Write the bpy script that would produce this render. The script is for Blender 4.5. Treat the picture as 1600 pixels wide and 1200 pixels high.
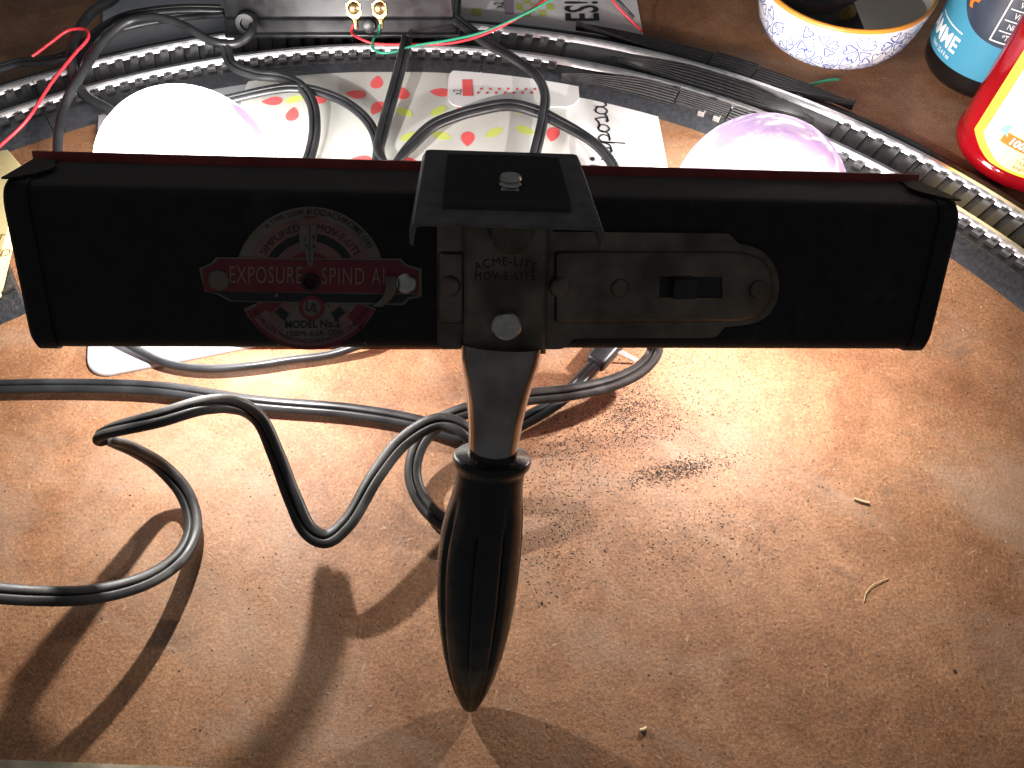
import bpy, bmesh, math, random
import numpy as np
from mathutils import Vector, Matrix

random.seed(7)
rng = np.random.default_rng(7)
for o in list(bpy.data.objects):
    bpy.data.objects.remove(o)
scene = bpy.context.scene
C = scene.collection

# ------------------------------------------------------------------ camera
FPX, PITCH, CAMH = 1203.0, math.radians(58.0), 0.443
cam_d = bpy.data.cameras.new('camera')
cam_d.sensor_fit = 'HORIZONTAL'
cam_d.sensor_width = 36.0
cam_d.lens = 36.0 * FPX / 1600.0
cam_d.clip_start = 0.01
cam_d.clip_end = 50
cam = bpy.data.objects.new('camera', cam_d)
cam.location = (0, 0, CAMH)
cam.rotation_euler = (math.radians(90) - PITCH, 0, 0)
C.objects.link(cam)
scene.camera = cam

# ------------------------------------------------------------------ world: a dim room
world = bpy.data.worlds.new('World')
scene.world = world
world.use_nodes = True
bg = world.node_tree.nodes['Background']
bg.inputs[0].default_value = (0.92, 0.96, 1.0, 1)
bg.inputs[1].default_value = 0.09

FILAMENT_LEFT, FILAMENT_RIGHT = 4.4, 3.2
FACE_EMISSION = 38.0
BOWL_EMISSION = 2.0

scene.view_settings.view_transform = 'Standard'
scene.view_settings.look = 'None'
scene.view_settings.gamma = 1
scene.view_settings.use_curve_mapping = False
scene.view_settings.exposure = 0.0
scene.cycles.max_bounces = 8

# ------------------------------------------------------------------ geometry helpers
FW = np.array([0, math.cos(PITCH), -math.sin(PITCH)])
UP = np.array([0, math.sin(PITCH), math.cos(PITCH)])
EYE = np.array([0, 0, CAMH])


def ray(u, v):
    return FW + np.array([1., 0, 0]) * (u - 800) / FPX - UP * (v - 600) / FPX


def at(u, v, z=0.0):
    """point at height z above the table where the photograph shows (u, v)"""
    d = ray(u, v)
    return EYE + d * ((z - CAMH) / d[2])


def eul(a, b, c):
    return np.array((Matrix.Rotation(c, 3, 'Z') @ Matrix.Rotation(b, 3, 'Y') @ Matrix.Rotation(a, 3, 'X')))


# frame of the movie light: x along the bar, y away from the back plate, z up the back plate
LR = eul(math.radians(-36.32), math.radians(4.74), math.radians(3.10))
LC = np.array([-.0028, .1944, .1583])
LW = .0693


def l2w(p):
    return LR @ np.asarray(p, float) + LC


def w2l(p):
    return LR.T @ (np.asarray(p, float) - LC)


def face(u, v, y=0.0):
    """local point of the movie light's back plate (plane y) seen at (u, v)"""
    d = LR.T @ ray(u, v)
    o = LR.T @ (EYE - LC)
    return o + d * ((y - o[1]) / d[1])


def obj(name, bm, mat, parent=None, origin=None, smooth=35, kind=None):
    """link a bmesh given in world coordinates as one object; parts hang from their thing's origin"""
    bmesh.ops.recalc_face_normals(bm, faces=bm.faces[:])
    root = parent
    while root is not None and root.parent is not None:
        root = root.parent
    o0 = Vector(origin) if origin is not None else (root.location.copy() if root else Vector((0, 0, 0)))
    bmesh.ops.translate(bm, verts=bm.verts[:], vec=-o0)
    me = bpy.data.meshes.new(name)
    bm.to_mesh(me)
    bm.free()
    if smooth:
        me.shade_smooth()
        me.set_sharp_from_angle(angle=math.radians(smooth))
    if mat is not None:
        me.materials.append(mat)
    ob = bpy.data.objects.new(name, me)
    C.objects.link(ob)
    if parent is None:
        ob.location = o0
    else:
        ob.parent = parent
    if kind:
        ob['kind'] = kind
    return ob


def thing(name, label, cat, loc, group=None):
    o = bpy.data.objects.new(name, None)
    o.empty_display_size = .02
    C.objects.link(o)
    o.location = Vector([float(x) for x in loc])
    o['label'] = label
    o['category'] = cat
    if group:
        o['group'] = group
    return o


def tag(o, label, cat, group=None):
    o['label'] = label
    o['category'] = cat
    if group:
        o['group'] = group
    return o


def grid_faces(bm, rings, closed=True, cap=True):
    rows = [[bm.verts.new(Vector([float(c) for c in p])) for p in r] for r in rings]
    n = len(rows[0])
    for a, b in zip(rows[:-1], rows[1:]):
        for i in range(n if closed else n - 1):
            j = (i + 1) % n
            bm.faces.new((a[i], a[j], b[j], b[i]))
    if cap and closed:
        bm.faces.new(rows[0][::-1])
        bm.faces.new(rows[-1])
    return rows


def add_lathe(bm, prof, o, axis, seg=48, flute=None, capped=True):
    """prof: (distance along axis, radius)"""
    o = np.asarray(o, float)
    ax = np.asarray(axis, float)
    ax = ax / np.linalg.norm(ax)
    h = np.array([1., 0, 0]) if abs(ax[0]) < .8 else np.array([0, 1., 0])
    a = np.cross(ax, h)
    a /= np.linalg.norm(a)
    b = np.cross(ax, a)
    rings = []
    for k, (s, r) in enumerate(prof):
        ring = []
        for i in range(seg):
            t = 2 * math.pi * i / seg
            rr = max(r, 1e-5) * (flute(k, t) if flute else 1)
            ring.append(o + ax * s + (a * math.cos(t) + b * math.sin(t)) * rr)
        rings.append(ring)
    return grid_faces(bm, rings, True, capped)


def add_box(bm, c, size, M=None, bevel=0.0, seg=2):
    """M: 3x3 whose columns are the box's axes"""
    M = np.eye(3) if M is None else M
    t = bmesh.new()
    bmesh.ops.create_cube(t, size=1)
    bmesh.ops.scale(t, vec=Vector(size), verts=t.verts[:])
    if bevel:
        bmesh.ops.bevel(t, geom=t.edges[:], offset=bevel, segments=seg, affect='EDGES', profile=.5)
    mp = {}
    for v in t.verts:
        p = M @ np.array(v.co) + np.asarray(c, float)
        mp[v] = bm.verts.new(Vector(p))
    for f in t.faces:
        bm.faces.new([mp[v] for v in f.verts])
    t.free()


def add_plate(bm, pts, offs):
    """pts: polygon of 3D points; offs: thickness vector"""
    off = np.asarray(offs, float)
    n = len(pts)
    a = [bm.verts.new(Vector(p)) for p in pts]
    b = [bm.verts.new(Vector(np.asarray(p) + off)) for p in pts]
    bm.faces.new(a)
    bm.faces.new(b[::-1])
    for i in range(n):
        j = (i + 1) % n
        bm.faces.new((a[i], b[i], b[j], a[j]))


def spline(pts, per=10):
    P = np.asarray(pts, float)
    P = np.vstack([2 * P[0] - P[1], P, 2 * P[-1] - P[-2]])
    out = []
    for i in range(1, len(P) - 2):
        p0, p1, p2, p3 = P[i - 1], P[i], P[i + 1], P[i + 2]
        d = [max(np.linalg.norm((b - a)[:3]), 1e-6) ** .5 for a, b in ((p0, p1), (p1, p2), (p2, p3))]
        t0, t1 = 0, d[0]
        t2 = t1 + d[1]
        t3 = t2 + d[2]
        for k in range(per):
            t = t1 + (t2 - t1) * k / per
            A1 = (t1 - t) / (t1 - t0) * p0 + (t - t0) / (t1 - t0) * p1
            A2 = (t2 - t) / (t2 - t1) * p1 + (t - t1) / (t2 - t1) * p2
            A3 = (t3 - t) / (t3 - t2) * p2 + (t - t2) / (t3 - t2) * p3
            B1 = (t2 - t) / (t2 - t0) * A1 + (t - t0) / (t2 - t0) * A2
            B2 = (t3 - t) / (t3 - t1) * A2 + (t - t1) / (t3 - t1) * A3
            out.append((t2 - t) / (t2 - t1) * B1 + (t - t1) / (t2 - t1) * B2)
    out.append(P[-2])
    return np.array(out)


def prof_zip(w, h, n=18):
    """two cores side by side with a groove between them"""
    xs = [-1, -.97, -.88, -.74, -.55, -.36, -.2, -.1, -.045, 0, .045, .1, .2, .36, .55, .74, .88, .97, 1]

    def hh(x):
        e = max(0, 1 - abs(x) ** 3.2) ** .5
        return h / 2 * e * (1 - .58 * math.exp(-(x / .085) ** 2))
    top = [(x * w / 2, hh(x)) for x in xs]
    bot = [(x * w / 2, -hh(x)) for x in xs[::-1][1:-1]]
    return top + bot


def prof_round(w, n=12):
    return [(w / 2 * math.cos(2 * math.pi * i / n), w / 2 * math.sin(2 * math.pi * i / n)) for i in range(n)]


REF = np.array([0, -.45, .89])


def add_sweep(bm, path, prof, twist=None):
    """path Nx3; twist: angle of the wide axis, 0 turns the flat side up and to the near edge of the table"""
    path = np.asarray(path)
    N = len(path)
    T = np.gradient(path, axis=0)
    T /= np.maximum(np.linalg.norm(T, axis=1), 1e-9)[:, None]
    rings = []
    last = None
    for i in range(N):
        t = T[i]
        s = np.cross(t, REF)
        if np.linalg.norm(s) < .2 and last is not None:
            s = last - t * (last @ t)
        s /= np.linalg.norm(s)
        if last is not None and s @ last < 0:
            s = -s
        last = s
        u = np.cross(s, t)
        a = 0 if twist is None else math.radians(twist[i])
        wx = s * math.cos(a) + u * math.sin(a)
        wy = -s * math.sin(a) + u * math.cos(a)
        rings.append([path[i] + wx * x + wy * y for x, y in prof])
    grid_faces(bm, rings, True, True)


def cord_path(pts, per=10):
    """pts: (u, v, z[, twist])"""
    P = [tuple(at(q[0], q[1], q[2])) + ((q[3] if len(q) > 3 else 0.0),) for q in pts]
    S = spline(P, per)
    return S[:, :3], S[:, 3]


def text_polys(s, size=1.0, space=1.0, shear=0.0, bold=0.0):
    cu = bpy.data.curves.new('t', 'FONT')
    cu.body = s
    cu.size = size
    cu.align_x = 'CENTER'
    cu.align_y = 'CENTER'
    cu.resolution_u = 3
    cu.space_character = space
    cu.shear = shear
    cu.offset = bold
    o = bpy.data.objects.new('t', cu)
    C.objects.link(o)
    dg = bpy.context.evaluated_depsgraph_get()
    me = o.evaluated_get(dg).to_mesh()
    V = np.array([v.co[:2] for v in me.vertices]).reshape(-1, 2)
    F = [tuple(p.vertices) for p in me.polygons]
    o.evaluated_get(dg).to_mesh_clear()
    bpy.data.objects.remove(o)
    bpy.data.curves.remove(cu)
    return V, F


def add_text(bm, s, fn, size=1.0, space=1.0, shear=0.0, bold=0.0, squash=1.0):
    """fn maps flat (x, y) of the lettering to a 3D point"""
    V, F = text_polys(s, size, space, shear, bold)
    if len(V) == 0:
        return
    V = V * [squash, 1]
    vs = [bm.verts.new(Vector([float(c) for c in fn(x, y)])) for x, y in V]
    for f in F:
        try:
            bm.faces.new([vs[i] for i in f])
        except ValueError:
            pass


# ------------------------------------------------------------------ materials
def mat(name, col, rough=.5, metal=0.0, coat=0.0, bump=0.0, bscale=300.0, var=0.0, vscale=40.0,
        col2=None, emit=None, estr=0.0, spec=.5, rvar=0.0, sss=0.0, detail=6.0):
    m = bpy.data.materials.new(name)
    m.use_nodes = True
    nt = m.node_tree
    b = nt.nodes['Principled BSDF']
    b.inputs['Base Color'].default_value = (*col, 1)
    b.inputs['Roughness'].default_value = rough
    b.inputs['Metallic'].default_value = metal
    b.inputs['Coat Weight'].default_value = coat
    b.inputs['Specular IOR Level'].default_value = spec
    if sss:
        b.inputs['Subsurface Weight'].default_value = sss
        b.inputs['Subsurface Radius'].default_value = (.004, .003, .003)
    tc = nt.nodes.new('ShaderNodeTexCoord')
    if var or col2:
        n = nt.nodes.new('ShaderNodeTexNoise')
        n.inputs['Scale'].default_value = vscale
        n.inputs['Detail'].default_value = detail
        nt.links.new(tc.outputs['Object'], n.inputs['Vector'])
        r = nt.nodes.new('ShaderNodeValToRGB')
        r.color_ramp.elements[0].position = .35
        r.color_ramp.elements[1].position = .65
        c2 = col2 if col2 else tuple(min(1, c * (1 + var)) for c in col)
        c1 = col if col2 else tuple(c * (1 - var) for c in col)
        r.color_ramp.elements[0].color = (*c1, 1)
        r.color_ramp.elements[1].color = (*c2, 1)
        nt.links.new(n.outputs['Fac'], r.inputs['Fac'])
        nt.links.new(r.outputs['Color'], b.inputs['Base Color'])
        if rvar:
            mr = nt.nodes.new('ShaderNodeMapRange')
            mr.inputs['From Min'].default_value = .3
            mr.inputs['From Max'].default_value = .7
            mr.inputs['To Min'].default_value = rough - rvar
            mr.inputs['To Max'].default_value = rough + rvar
            nt.links.new(n.outputs['Fac'], mr.inputs['Value'])
            nt.links.new(mr.outputs['Result'], b.inputs['Roughness'])
    if bump:
        n2 = nt.nodes.new('ShaderNodeTexNoise')
        n2.inputs['Scale'].default_value = bscale
        n2.inputs['Detail'].default_value = 4
        nt.links.new(tc.outputs['Object'], n2.inputs['Vector'])
        bp = nt.nodes.new('ShaderNodeBump')
        bp.inputs['Strength'].default_value = bump
        bp.inputs['Distance'].default_value = .001
        nt.links.new(n2.outputs['Fac'], bp.inputs['Height'])
        nt.links.new(bp.outputs['Normal'], b.inputs['Normal'])
    if emit:
        b.inputs['Emission Color'].default_value = (*emit, 1)
        b.inputs['Emission Strength'].default_value = estr
    return m


def hardboard():
    m = bpy.data.materials.new('hardboard')
    m.use_nodes = True
    nt = m.node_tree
    L = nt.links.new
    b = nt.nodes['Principled BSDF']
    tc = nt.nodes.new('ShaderNodeTexCoord')

    def noise(scale, detail=5, rough=.6, stretch=None, dist=0.0):
        n = nt.nodes.new('ShaderNodeTexNoise')
        n.inputs['Scale'].default_value = scale
        n.inputs['Detail'].default_value = detail
        n.inputs['Roughness'].default_value = rough
        n.inputs['Distortion'].default_value = dist
        if stretch:
            mp = nt.nodes.new('ShaderNodeMapping')
            mp.inputs['Rotation'].default_value = (0, 0, stretch[0])
            m2 = nt.nodes.new('ShaderNodeMapping')
            m2.inputs['Scale'].default_value = (stretch[1], stretch[2], 1)
            L(tc.outputs['Object'], mp.inputs['Vector'])
            L(mp.outputs['Vector'], m2.inputs['Vector'])
            L(m2.outputs['Vector'], n.inputs['Vector'])
        else:
            L(tc.outputs['Object'], n.inputs['Vector'])
        return n.outputs['Fac']

    def ramp(fac, p0, p1, c0, c1):
        r = nt.nodes.new('ShaderNodeValToRGB')
        r.color_ramp.elements[0].position = p0
        r.color_ramp.elements[1].position = p1
        r.color_ramp.elements[0].color = (*c0, 1)
        r.color_ramp.elements[1].color = (*c1, 1)
        L(fac, r.inputs['Fac'])
        return r.outputs['Color']

    def mix(mode, fac, a, c):
        x = nt.nodes.new('ShaderNodeMix')
        x.data_type = 'RGBA'
        x.blend_type = mode
        if isinstance(fac, float):
            x.inputs['Factor'].default_value = fac
        else:
            L(fac, x.inputs['Factor'])
        L(a, x.inputs['A'])
        if isinstance(c, tuple):
            x.inputs['B'].default_value = (*c, 1)
        else:
            L(c, x.inputs['B'])
        return x.outputs['Result']
    base = ramp(noise(11, 8, .68, dist=.8), .32, .70, (.215, .098, .046), (.385, .205, .108))
    mott = ramp(noise(70, 6, .7), .3, .7, (.74, .72, .70), (1.22, 1.2, 1.18))
    c = mix('MULTIPLY', .8, base, mott)
    fine = ramp(noise(520, 4, .7), .28, .72, (.42, .38, .34), (1.5, 1.5, 1.5))
    c = mix('MULTIPLY', .85, c, fine)
    # pale wood fibres lying in all directions
    for k, (a, s) in enumerate(((.3, 1.0), (1.25, 1.15), (2.3, .9))):
        fib = ramp(noise(620 * s, 2, .5, (a, 1.0, .22), 1.2), .66, .76, (0, 0, 0), (.8, .8, .8))
        c = mix('MIX', fib, c, (.46, .28, .15))
    # dark flecks
    fl = ramp(noise(420, 2, .5, (.8, 1, .5)), .70, .745, (0, 0, 0), (1, 1, 1))
    c = mix('MIX', fl, c, (.09, .05, .03))
    # grey dust smears
    sm = ramp(noise(8, 8, .7, (.45, .8, 1.3), .8), .50, .74, (0, 0, 0), (.62, .62, .62))
    c = mix('MIX', sm, c, (.37, .275, .205))
    # darker rubbed stains
    st = ramp(noise(21, 7, .7, (2.2, 1, .7), 1.2), .61, .70, (0, 0, 0), (.55, .55, .55))
    c = mix('MIX', st, c, (.13, .085, .06))
    # long faint scratches
    for a_, lo_ in ((-.42, .75), (1.05, .755), (-.25, .76)):
        sc_ = ramp(noise(60, 3, .5, (a_, .07, 1.6), .5), lo_, lo_ + .04, (0, 0, 0), (.4, .4, .4))
        c = mix('MIX', sc_, c, (.46, .34, .25))
    L(c, b.inputs['Base Color'])
    rg = nt.nodes.new('ShaderNodeMapRange')
    rg.inputs['To Min'].default_value = .42
    rg.inputs['To Max'].default_value = .68
    L(noise(30, 5), rg.inputs['Value'])
    L(rg.outputs['Result'], b.inputs['Roughness'])
    b.inputs['Specular IOR Level'].default_value = .4
    bp = nt.nodes.new('ShaderNodeBump')
    bp.inputs['Strength'].default_value = .8
    bp.inputs['Distance'].default_value = .0006
    L(noise(450, 5, .7), bp.inputs['Height'])
    L(bp.outputs['Normal'], b.inputs['Normal'])
    return m


M = {}
M['board'] = hardboard()
M['edge'] = mat('edge_wood', (.42, .36, .26), .6, var=.25, vscale=60)
M['paint'] = mat('black_crinkle_paint', (.0105, .0098, .0095), .62, bump=.5, bscale=900, var=.3, vscale=120, spec=.35)
def lit_side(m, axis, col, lo=.78, hi=.97):
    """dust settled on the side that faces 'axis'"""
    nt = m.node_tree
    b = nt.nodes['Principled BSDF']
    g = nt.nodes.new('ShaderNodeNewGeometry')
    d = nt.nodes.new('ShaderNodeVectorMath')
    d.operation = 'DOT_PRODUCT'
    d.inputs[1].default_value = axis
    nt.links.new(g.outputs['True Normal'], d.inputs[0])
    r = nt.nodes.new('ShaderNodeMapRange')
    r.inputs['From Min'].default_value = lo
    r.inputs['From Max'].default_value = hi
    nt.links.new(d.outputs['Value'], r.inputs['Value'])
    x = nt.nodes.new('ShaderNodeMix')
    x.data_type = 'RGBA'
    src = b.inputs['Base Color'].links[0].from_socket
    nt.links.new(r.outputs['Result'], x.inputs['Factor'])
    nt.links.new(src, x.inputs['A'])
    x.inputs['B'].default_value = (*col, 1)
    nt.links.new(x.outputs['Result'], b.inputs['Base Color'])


M['paint'].node_tree.nodes['Principled BSDF'].inputs['Roughness'].default_value = .7
def speckle(m, scale, lo, hi, col, fac):
    nt = m.node_tree
    b = nt.nodes['Principled BSDF']
    tc = nt.nodes.new('ShaderNodeTexCoord')
    n = nt.nodes.new('ShaderNodeTexNoise')
    n.inputs['Scale'].default_value = scale
    n.inputs['Detail'].default_value = 6
    n.inputs['Roughness'].default_value = .7
    nt.links.new(tc.outputs['Object'], n.inputs['Vector'])
    r = nt.nodes.new('ShaderNodeMapRange')
    r.inputs['From Min'].default_value = lo
    r.inputs['From Max'].default_value = hi
    r.inputs['To Max'].default_value = fac
    nt.links.new(n.outputs['Fac'], r.inputs['Value'])
    x = nt.nodes.new('ShaderNodeMix')
    x.data_type = 'RGBA'
    nt.links.new(r.outputs['Result'], x.inputs['Factor'])
    nt.links.new(b.inputs['Base Color'].links[0].from_socket, x.inputs['A'])
    x.inputs['B'].default_value = (*col, 1)
    nt.links.new(x.outputs['Result'], b.inputs['Base Color'])


M['red_lip'] = mat('red_enamel', (.34, .045, .038), .42, var=.2, vscale=80)
M['red_front'] = mat('red_front', (.25, .02, .02), .4)
M['steel'] = mat('dull_steel', (.20, .165, .13), .48, metal=.85, bump=.15, bscale=700, col2=(.11, .088, .066), vscale=55, rvar=.12)
M['bright_steel'] = mat('bright_steel', (.55, .52, .48), .35, metal=1.0, var=.2, vscale=200)
M['chrome'] = mat('chrome', (.36, .33, .31), .13, metal=1.0, col2=(.22, .18, .155), vscale=60, rvar=.05)
M['grip'] = mat('black_bakelite', (.0085, .008, .008), .28, spec=.42, var=.4, vscale=90, rvar=.08, bump=.05, bscale=400)
M['plate'] = mat('black_plate', (.105, .100, .094), .6, var=.25, vscale=150, bump=.1, bscale=600)
M['rubber'] = mat('black_rubber', (.036, .034, .032), .75)
M['cord'] = mat('black_cord', (.013, .0125, .0125), .5, col2=(.038, .036, .033), vscale=45, rvar=.1, bump=.08, bscale=500)
M['cord2'] = mat('grey_black_cord', (.014, .0145, .016), .36, col2=(.030, .031, .034), vscale=40, rvar=.08)
M['plastic'] = mat('black_plastic', (.016, .016, .018), .34, var=.3, vscale=70, rvar=.08)
M['roadbed'] = mat('roadbed_plastic', (.026, .027, .031), .40, bump=.4, bscale=650, var=.3, vscale=300)
M['tie'] = mat('sleeper_plastic', (.020, .0195, .020), .38, var=.35, vscale=200, bump=.08, bscale=500)
M['bed_shade'] = mat('shaded_bed_plastic', (.009, .009, .010), .6)  # darker copy of the bed plastic: shade between sleepers put into the colour
M['rail'] = mat('nickel_rail', (.80, .80, .82), .36, metal=1.0, var=.12, vscale=120)
M['white'] = mat('white_card', (.80, .80, .79), .5, var=.03, vscale=30)
M['tray'] = mat('white_plastic', (.46, .465, .50), .26, coat=.3, bump=.05, bscale=60)
M['panel'] = mat('frosted_vinyl', (.70, .71, .66), .4, var=.04, vscale=15)
M['pink'] = mat('print_coral', (.80, .12, .12), .5)
M['lime'] = mat('print_lime', (.60, .68, .16), .5)
M['lilac'] = mat('print_lilac', (.38, .33, .42), .5)
M['ink'] = mat('print_ink', (.025, .025, .03), .6)
M['manila'] = mat('manila_card', (.46, .38, .19), .6, var=.12, vscale=30)
M['china'] = mat('white_china', (.82, .82, .82), .12, coat=.4)
M['china_in'] = mat('china_inside', (.78, .76, .70), .25)
M['gold_rim'] = mat('orange_rim', (.62, .26, .04), .3)
M['blue'] = mat('blue_glaze', (.07, .11, .38), .25)
M['glass_dark'] = mat('dark_glass', (.006, .005, .005), .1, spec=.5)
M['teal'] = mat('teal_label', (.05, .24, .36), .35)
M['navy'] = mat('navy_label', (.022, .03, .055), .3, col2=(.05, .065, .09), vscale=25)
M['label_white'] = mat('label_white', (.85, .85, .85), .5)
M['orange'] = mat('label_orange', (.80, .17, .015), .4)
M['yellow'] = mat('label_yellow', (.88, .66, .07), .35)
M['glare_label'] = mat('label_glare', (.90, .82, .42), .35)  # inner label field, its yellow paled by the bulbs' painted-in glare
M['brown_ink'] = mat('brown_ink', (.25, .13, .02), .6)
M['aqua'] = mat('label_aqua', (.20, .62, .55), .5)
M['red_juice'] = mat('red_juice_bottle', (.34, .004, .010), .07, spec=.6, col2=(.22, .002, .006), vscale=18)
M['red_wire'] = mat('red_wire', (.62, .035, .05), .4)
M['green_wire'] = mat('green_wire', (.02, .24, .14), .45)
M['brass'] = mat('brass', (.75, .52, .22), .22, metal=1.0)
M['decal_cream'] = mat('decal_cream', (.20, .165, .125), .6, col2=(.14, .11, .08), vscale=90)
M['decal_red'] = mat('decal_red', (.15, .009, .017), .5, col2=(.19, .014, .022), vscale=60)
M['decal_rose'] = mat('decal_rose', (.26, .125, .105), .6, col2=(.17, .075, .065), vscale=80)
M['decal_black'] = mat('decal_black', (.012, .012, .014), .6)
M['decal_letter'] = mat('decal_letter', (.26, .17, .13), .6)
M['engrave'] = mat('engraved', (.012, .010, .008), .7)
M['grit_dark'] = mat('grit_dark', (.03, .026, .024), .7)
M['grit_pale'] = mat('grit_pale', (.5, .42, .32), .7)
M['straw'] = mat('straw', (.52, .38, .22), .6)
M['yellow_part'] = mat('yellow_part', (.32, .22, .04), .5)
speckle(M['paint'], 35, .56, .74, (.05, .044, .038), .6)
speckle(M['paint'], 420, .66, .72, (.08, .07, .06), .7)
speckle(M['grip'], 60, .58, .78, (.03, .028, .026), .4)
speckle(M['cord'], 25, .55, .70, (.10, .092, .08), .55)
lit_side(M['paint'], tuple(LR @ np.array([0, 0, 1.])), (.060, .053, .046))  # housing top paler: light from above put into the paint colour


def neck_glass():
    m = bpy.data.materials.new('clear_neck_glass')
    m.use_nodes = True
    nt = m.node_tree
    nt.nodes.remove(nt.nodes['Principled BSDF'])
    out = nt.nodes['Material Output']
    tr = nt.nodes.new('ShaderNodeBsdfTransparent')
    gl = nt.nodes.new('ShaderNodeBsdfGlossy')
    gl.inputs['Roughness'].default_value = .1
    mx = nt.nodes.new('ShaderNodeMixShader')
    mx.inputs[0].default_value = .05
    nt.links.new(tr.outputs[0], mx.inputs[1])
    nt.links.new(gl.outputs[0], mx.inputs[2])
    nt.links.new(mx.outputs[0], out.inputs[0])
    return m


def bulb_glow(name, strength, stain, seed, scale=30, smears=()):
    """glowing frosted bulb; worn purple lacquer lets less light through"""
    m = bpy.data.materials.new(name)
    m.use_nodes = True
    nt = m.node_tree
    L = nt.links.new
    b = nt.nodes['Principled BSDF']
    tc = nt.nodes.new('ShaderNodeTexCoord')
    mp = nt.nodes.new('ShaderNodeMapping')
    mp.inputs['Location'].default_value = (seed, seed * 2, 0)
    mp.inputs['Scale'].default_value = (1, 1.6, 3.2)
    L(tc.outputs['Object'], mp.inputs['Vector'])
    n = nt.nodes.new('ShaderNodeTexNoise')
    n.inputs['Scale'].default_value = scale
    n.inputs['Detail'].default_value = 9
    n.inputs['Roughness'].default_value = .68
    n.inputs['Distortion'].default_value = .7
    L(mp.outputs['Vector'], n.inputs['Vector'])
    r = nt.nodes.new('ShaderNodeValToRGB')
    e = r.color_ramp.elements
    e[0].position = .5 - stain - .10
    e[0].color = (.60 / strength, .36 / strength, .72 / strength, 1)
    e[1].position = .5 - stain + .07
    e[1].color = (1, .985, .98, 1)
    k = r.color_ramp.elements.new(.5 - stain)
    k.color = (.86 / strength, .66 / strength, .82 / strength, 1)
    fac = n.outputs['Fac']
    for p, rad_ in smears:
        vs = nt.nodes.new('ShaderNodeVectorMath')
        vs.operation = 'DISTANCE'
        vs.inputs[1].default_value = p
        L(tc.outputs['Object'], vs.inputs[0])
        mr = nt.nodes.new('ShaderNodeMapRange')
        mr.inputs['From Min'].default_value = 0
        mr.inputs['From Max'].default_value = rad_
        mr.inputs['To Min'].default_value = .36
        mr.inputs['To Max'].default_value = 0
        L(vs.outputs['Value'], mr.inputs['Value'])
        sb = nt.nodes.new('ShaderNodeMath')
        sb.operation = 'SUBTRACT'
        L(fac, sb.inputs[0])
        L(mr.outputs['Result'], sb.inputs[1])
        fac = sb.outputs[0]
    L(fac, r.inputs['Fac'])
    L(r.outputs['Color'], b.inputs['Emission Color'])
    b.inputs['Emission Strength'].default_value = strength
    b.inputs['Base Color'].default_value = (.7, .68, .7, 1)
    b.inputs['Roughness'].default_value = .3
    return m


TIP = l2w((-.0135, -.006, -.2015))
M['neck'] = neck_glass()
M['bowl_left'] = bulb_glow('lit_bulb_white', 3.0 * BOWL_EMISSION, .125, 3.1, 30,
                          [(tuple(l2w(face(u, v, .258)) - np.array([TIP[0], TIP[1], 0])), rr) for u, v, rr in ((386, 170, .014), (394, 177, .016), (402, 185, .016), (409, 194, .014), (195, 236, .015), (195, 246, .016), (197, 226, .013))])
M['bowl_right'] = bulb_glow('lit_bulb_purple', 1.25 * BOWL_EMISSION, -.045, 11.4, 34)
M['face'] = mat('lit_bulb_face', (.8, .8, .8), .5, emit=(1, .96, .92), estr=FACE_EMISSION)

# ------------------------------------------------------------------ table
e0, e1 = at(0, 1187), at(330, 1200)
ed = (e1 - e0) / np.linalg.norm(e1 - e0)
pa, pb = e0 - ed * 1.2, e0 + ed * 1.9
bm = bmesh.new()
add_plate(bm, [(pa[0], pa[1], 0), (pb[0], pb[1], 0), (1.6, 1.9, 0), (-1.6, 1.9, 0)], (0, 0, -.006))
tb = obj('tabletop', bm, M['board'], smooth=0)
tb['kind'] = 'structure'
bm = bmesh.new()
nrm = np.array([ed[1], -ed[0], 0]) * .02
add_plate(bm, [pa + [0, 0, .0006], pb + [0, 0, .0006], pb + nrm + [0, 0, .0006], pa + nrm + [0, 0, .0006]], (0, 0, -.03))
obj('edge_strip', bm, M['edge'], tb, smooth=0)

# ------------------------------------------------------------------ movie light
TIP = l2w((-.0135, -.006, -.2015))
light = thing('movie_light', 'black movie light bar with red decal, two lit flood bulbs and fluted handle', 'movie light',
              (TIP[0], TIP[1], 0))


def lbox(bm, c, size, bevel=0., seg=2):
    add_box(bm, l2w(c), size, LR, bevel, seg)


def rounded(y0, z0, z1, r, n=6):
    """rounded corners only towards the back (y0)"""
    P = []
    for i in range(n + 1):
        t = math.pi / 2 * i / n
        P.append((y0 + r - r * math.sin(t), z0 + r - r * math.cos(t)))
    for i in range(n + 1):
        t = math.pi / 2 * i / n
        P.append((y0 + r - r * math.cos(t), z1 - r + r * math.sin(t)))
    return P


BD = .055
bm = bmesh.new()
sec = rounded(0, 0, LW, .0085) + [(BD, .0722), (BD, -.003)]
rings = []
for x in np.linspace(-1, 1, 15):
    rings.append([l2w((x * (.1985 + .0105 * y / BD), y, z)) for y, z in sec])
grid_faces(bm, rings)
housing = obj('housing', bm, M['paint'], light, smooth=40)

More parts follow.
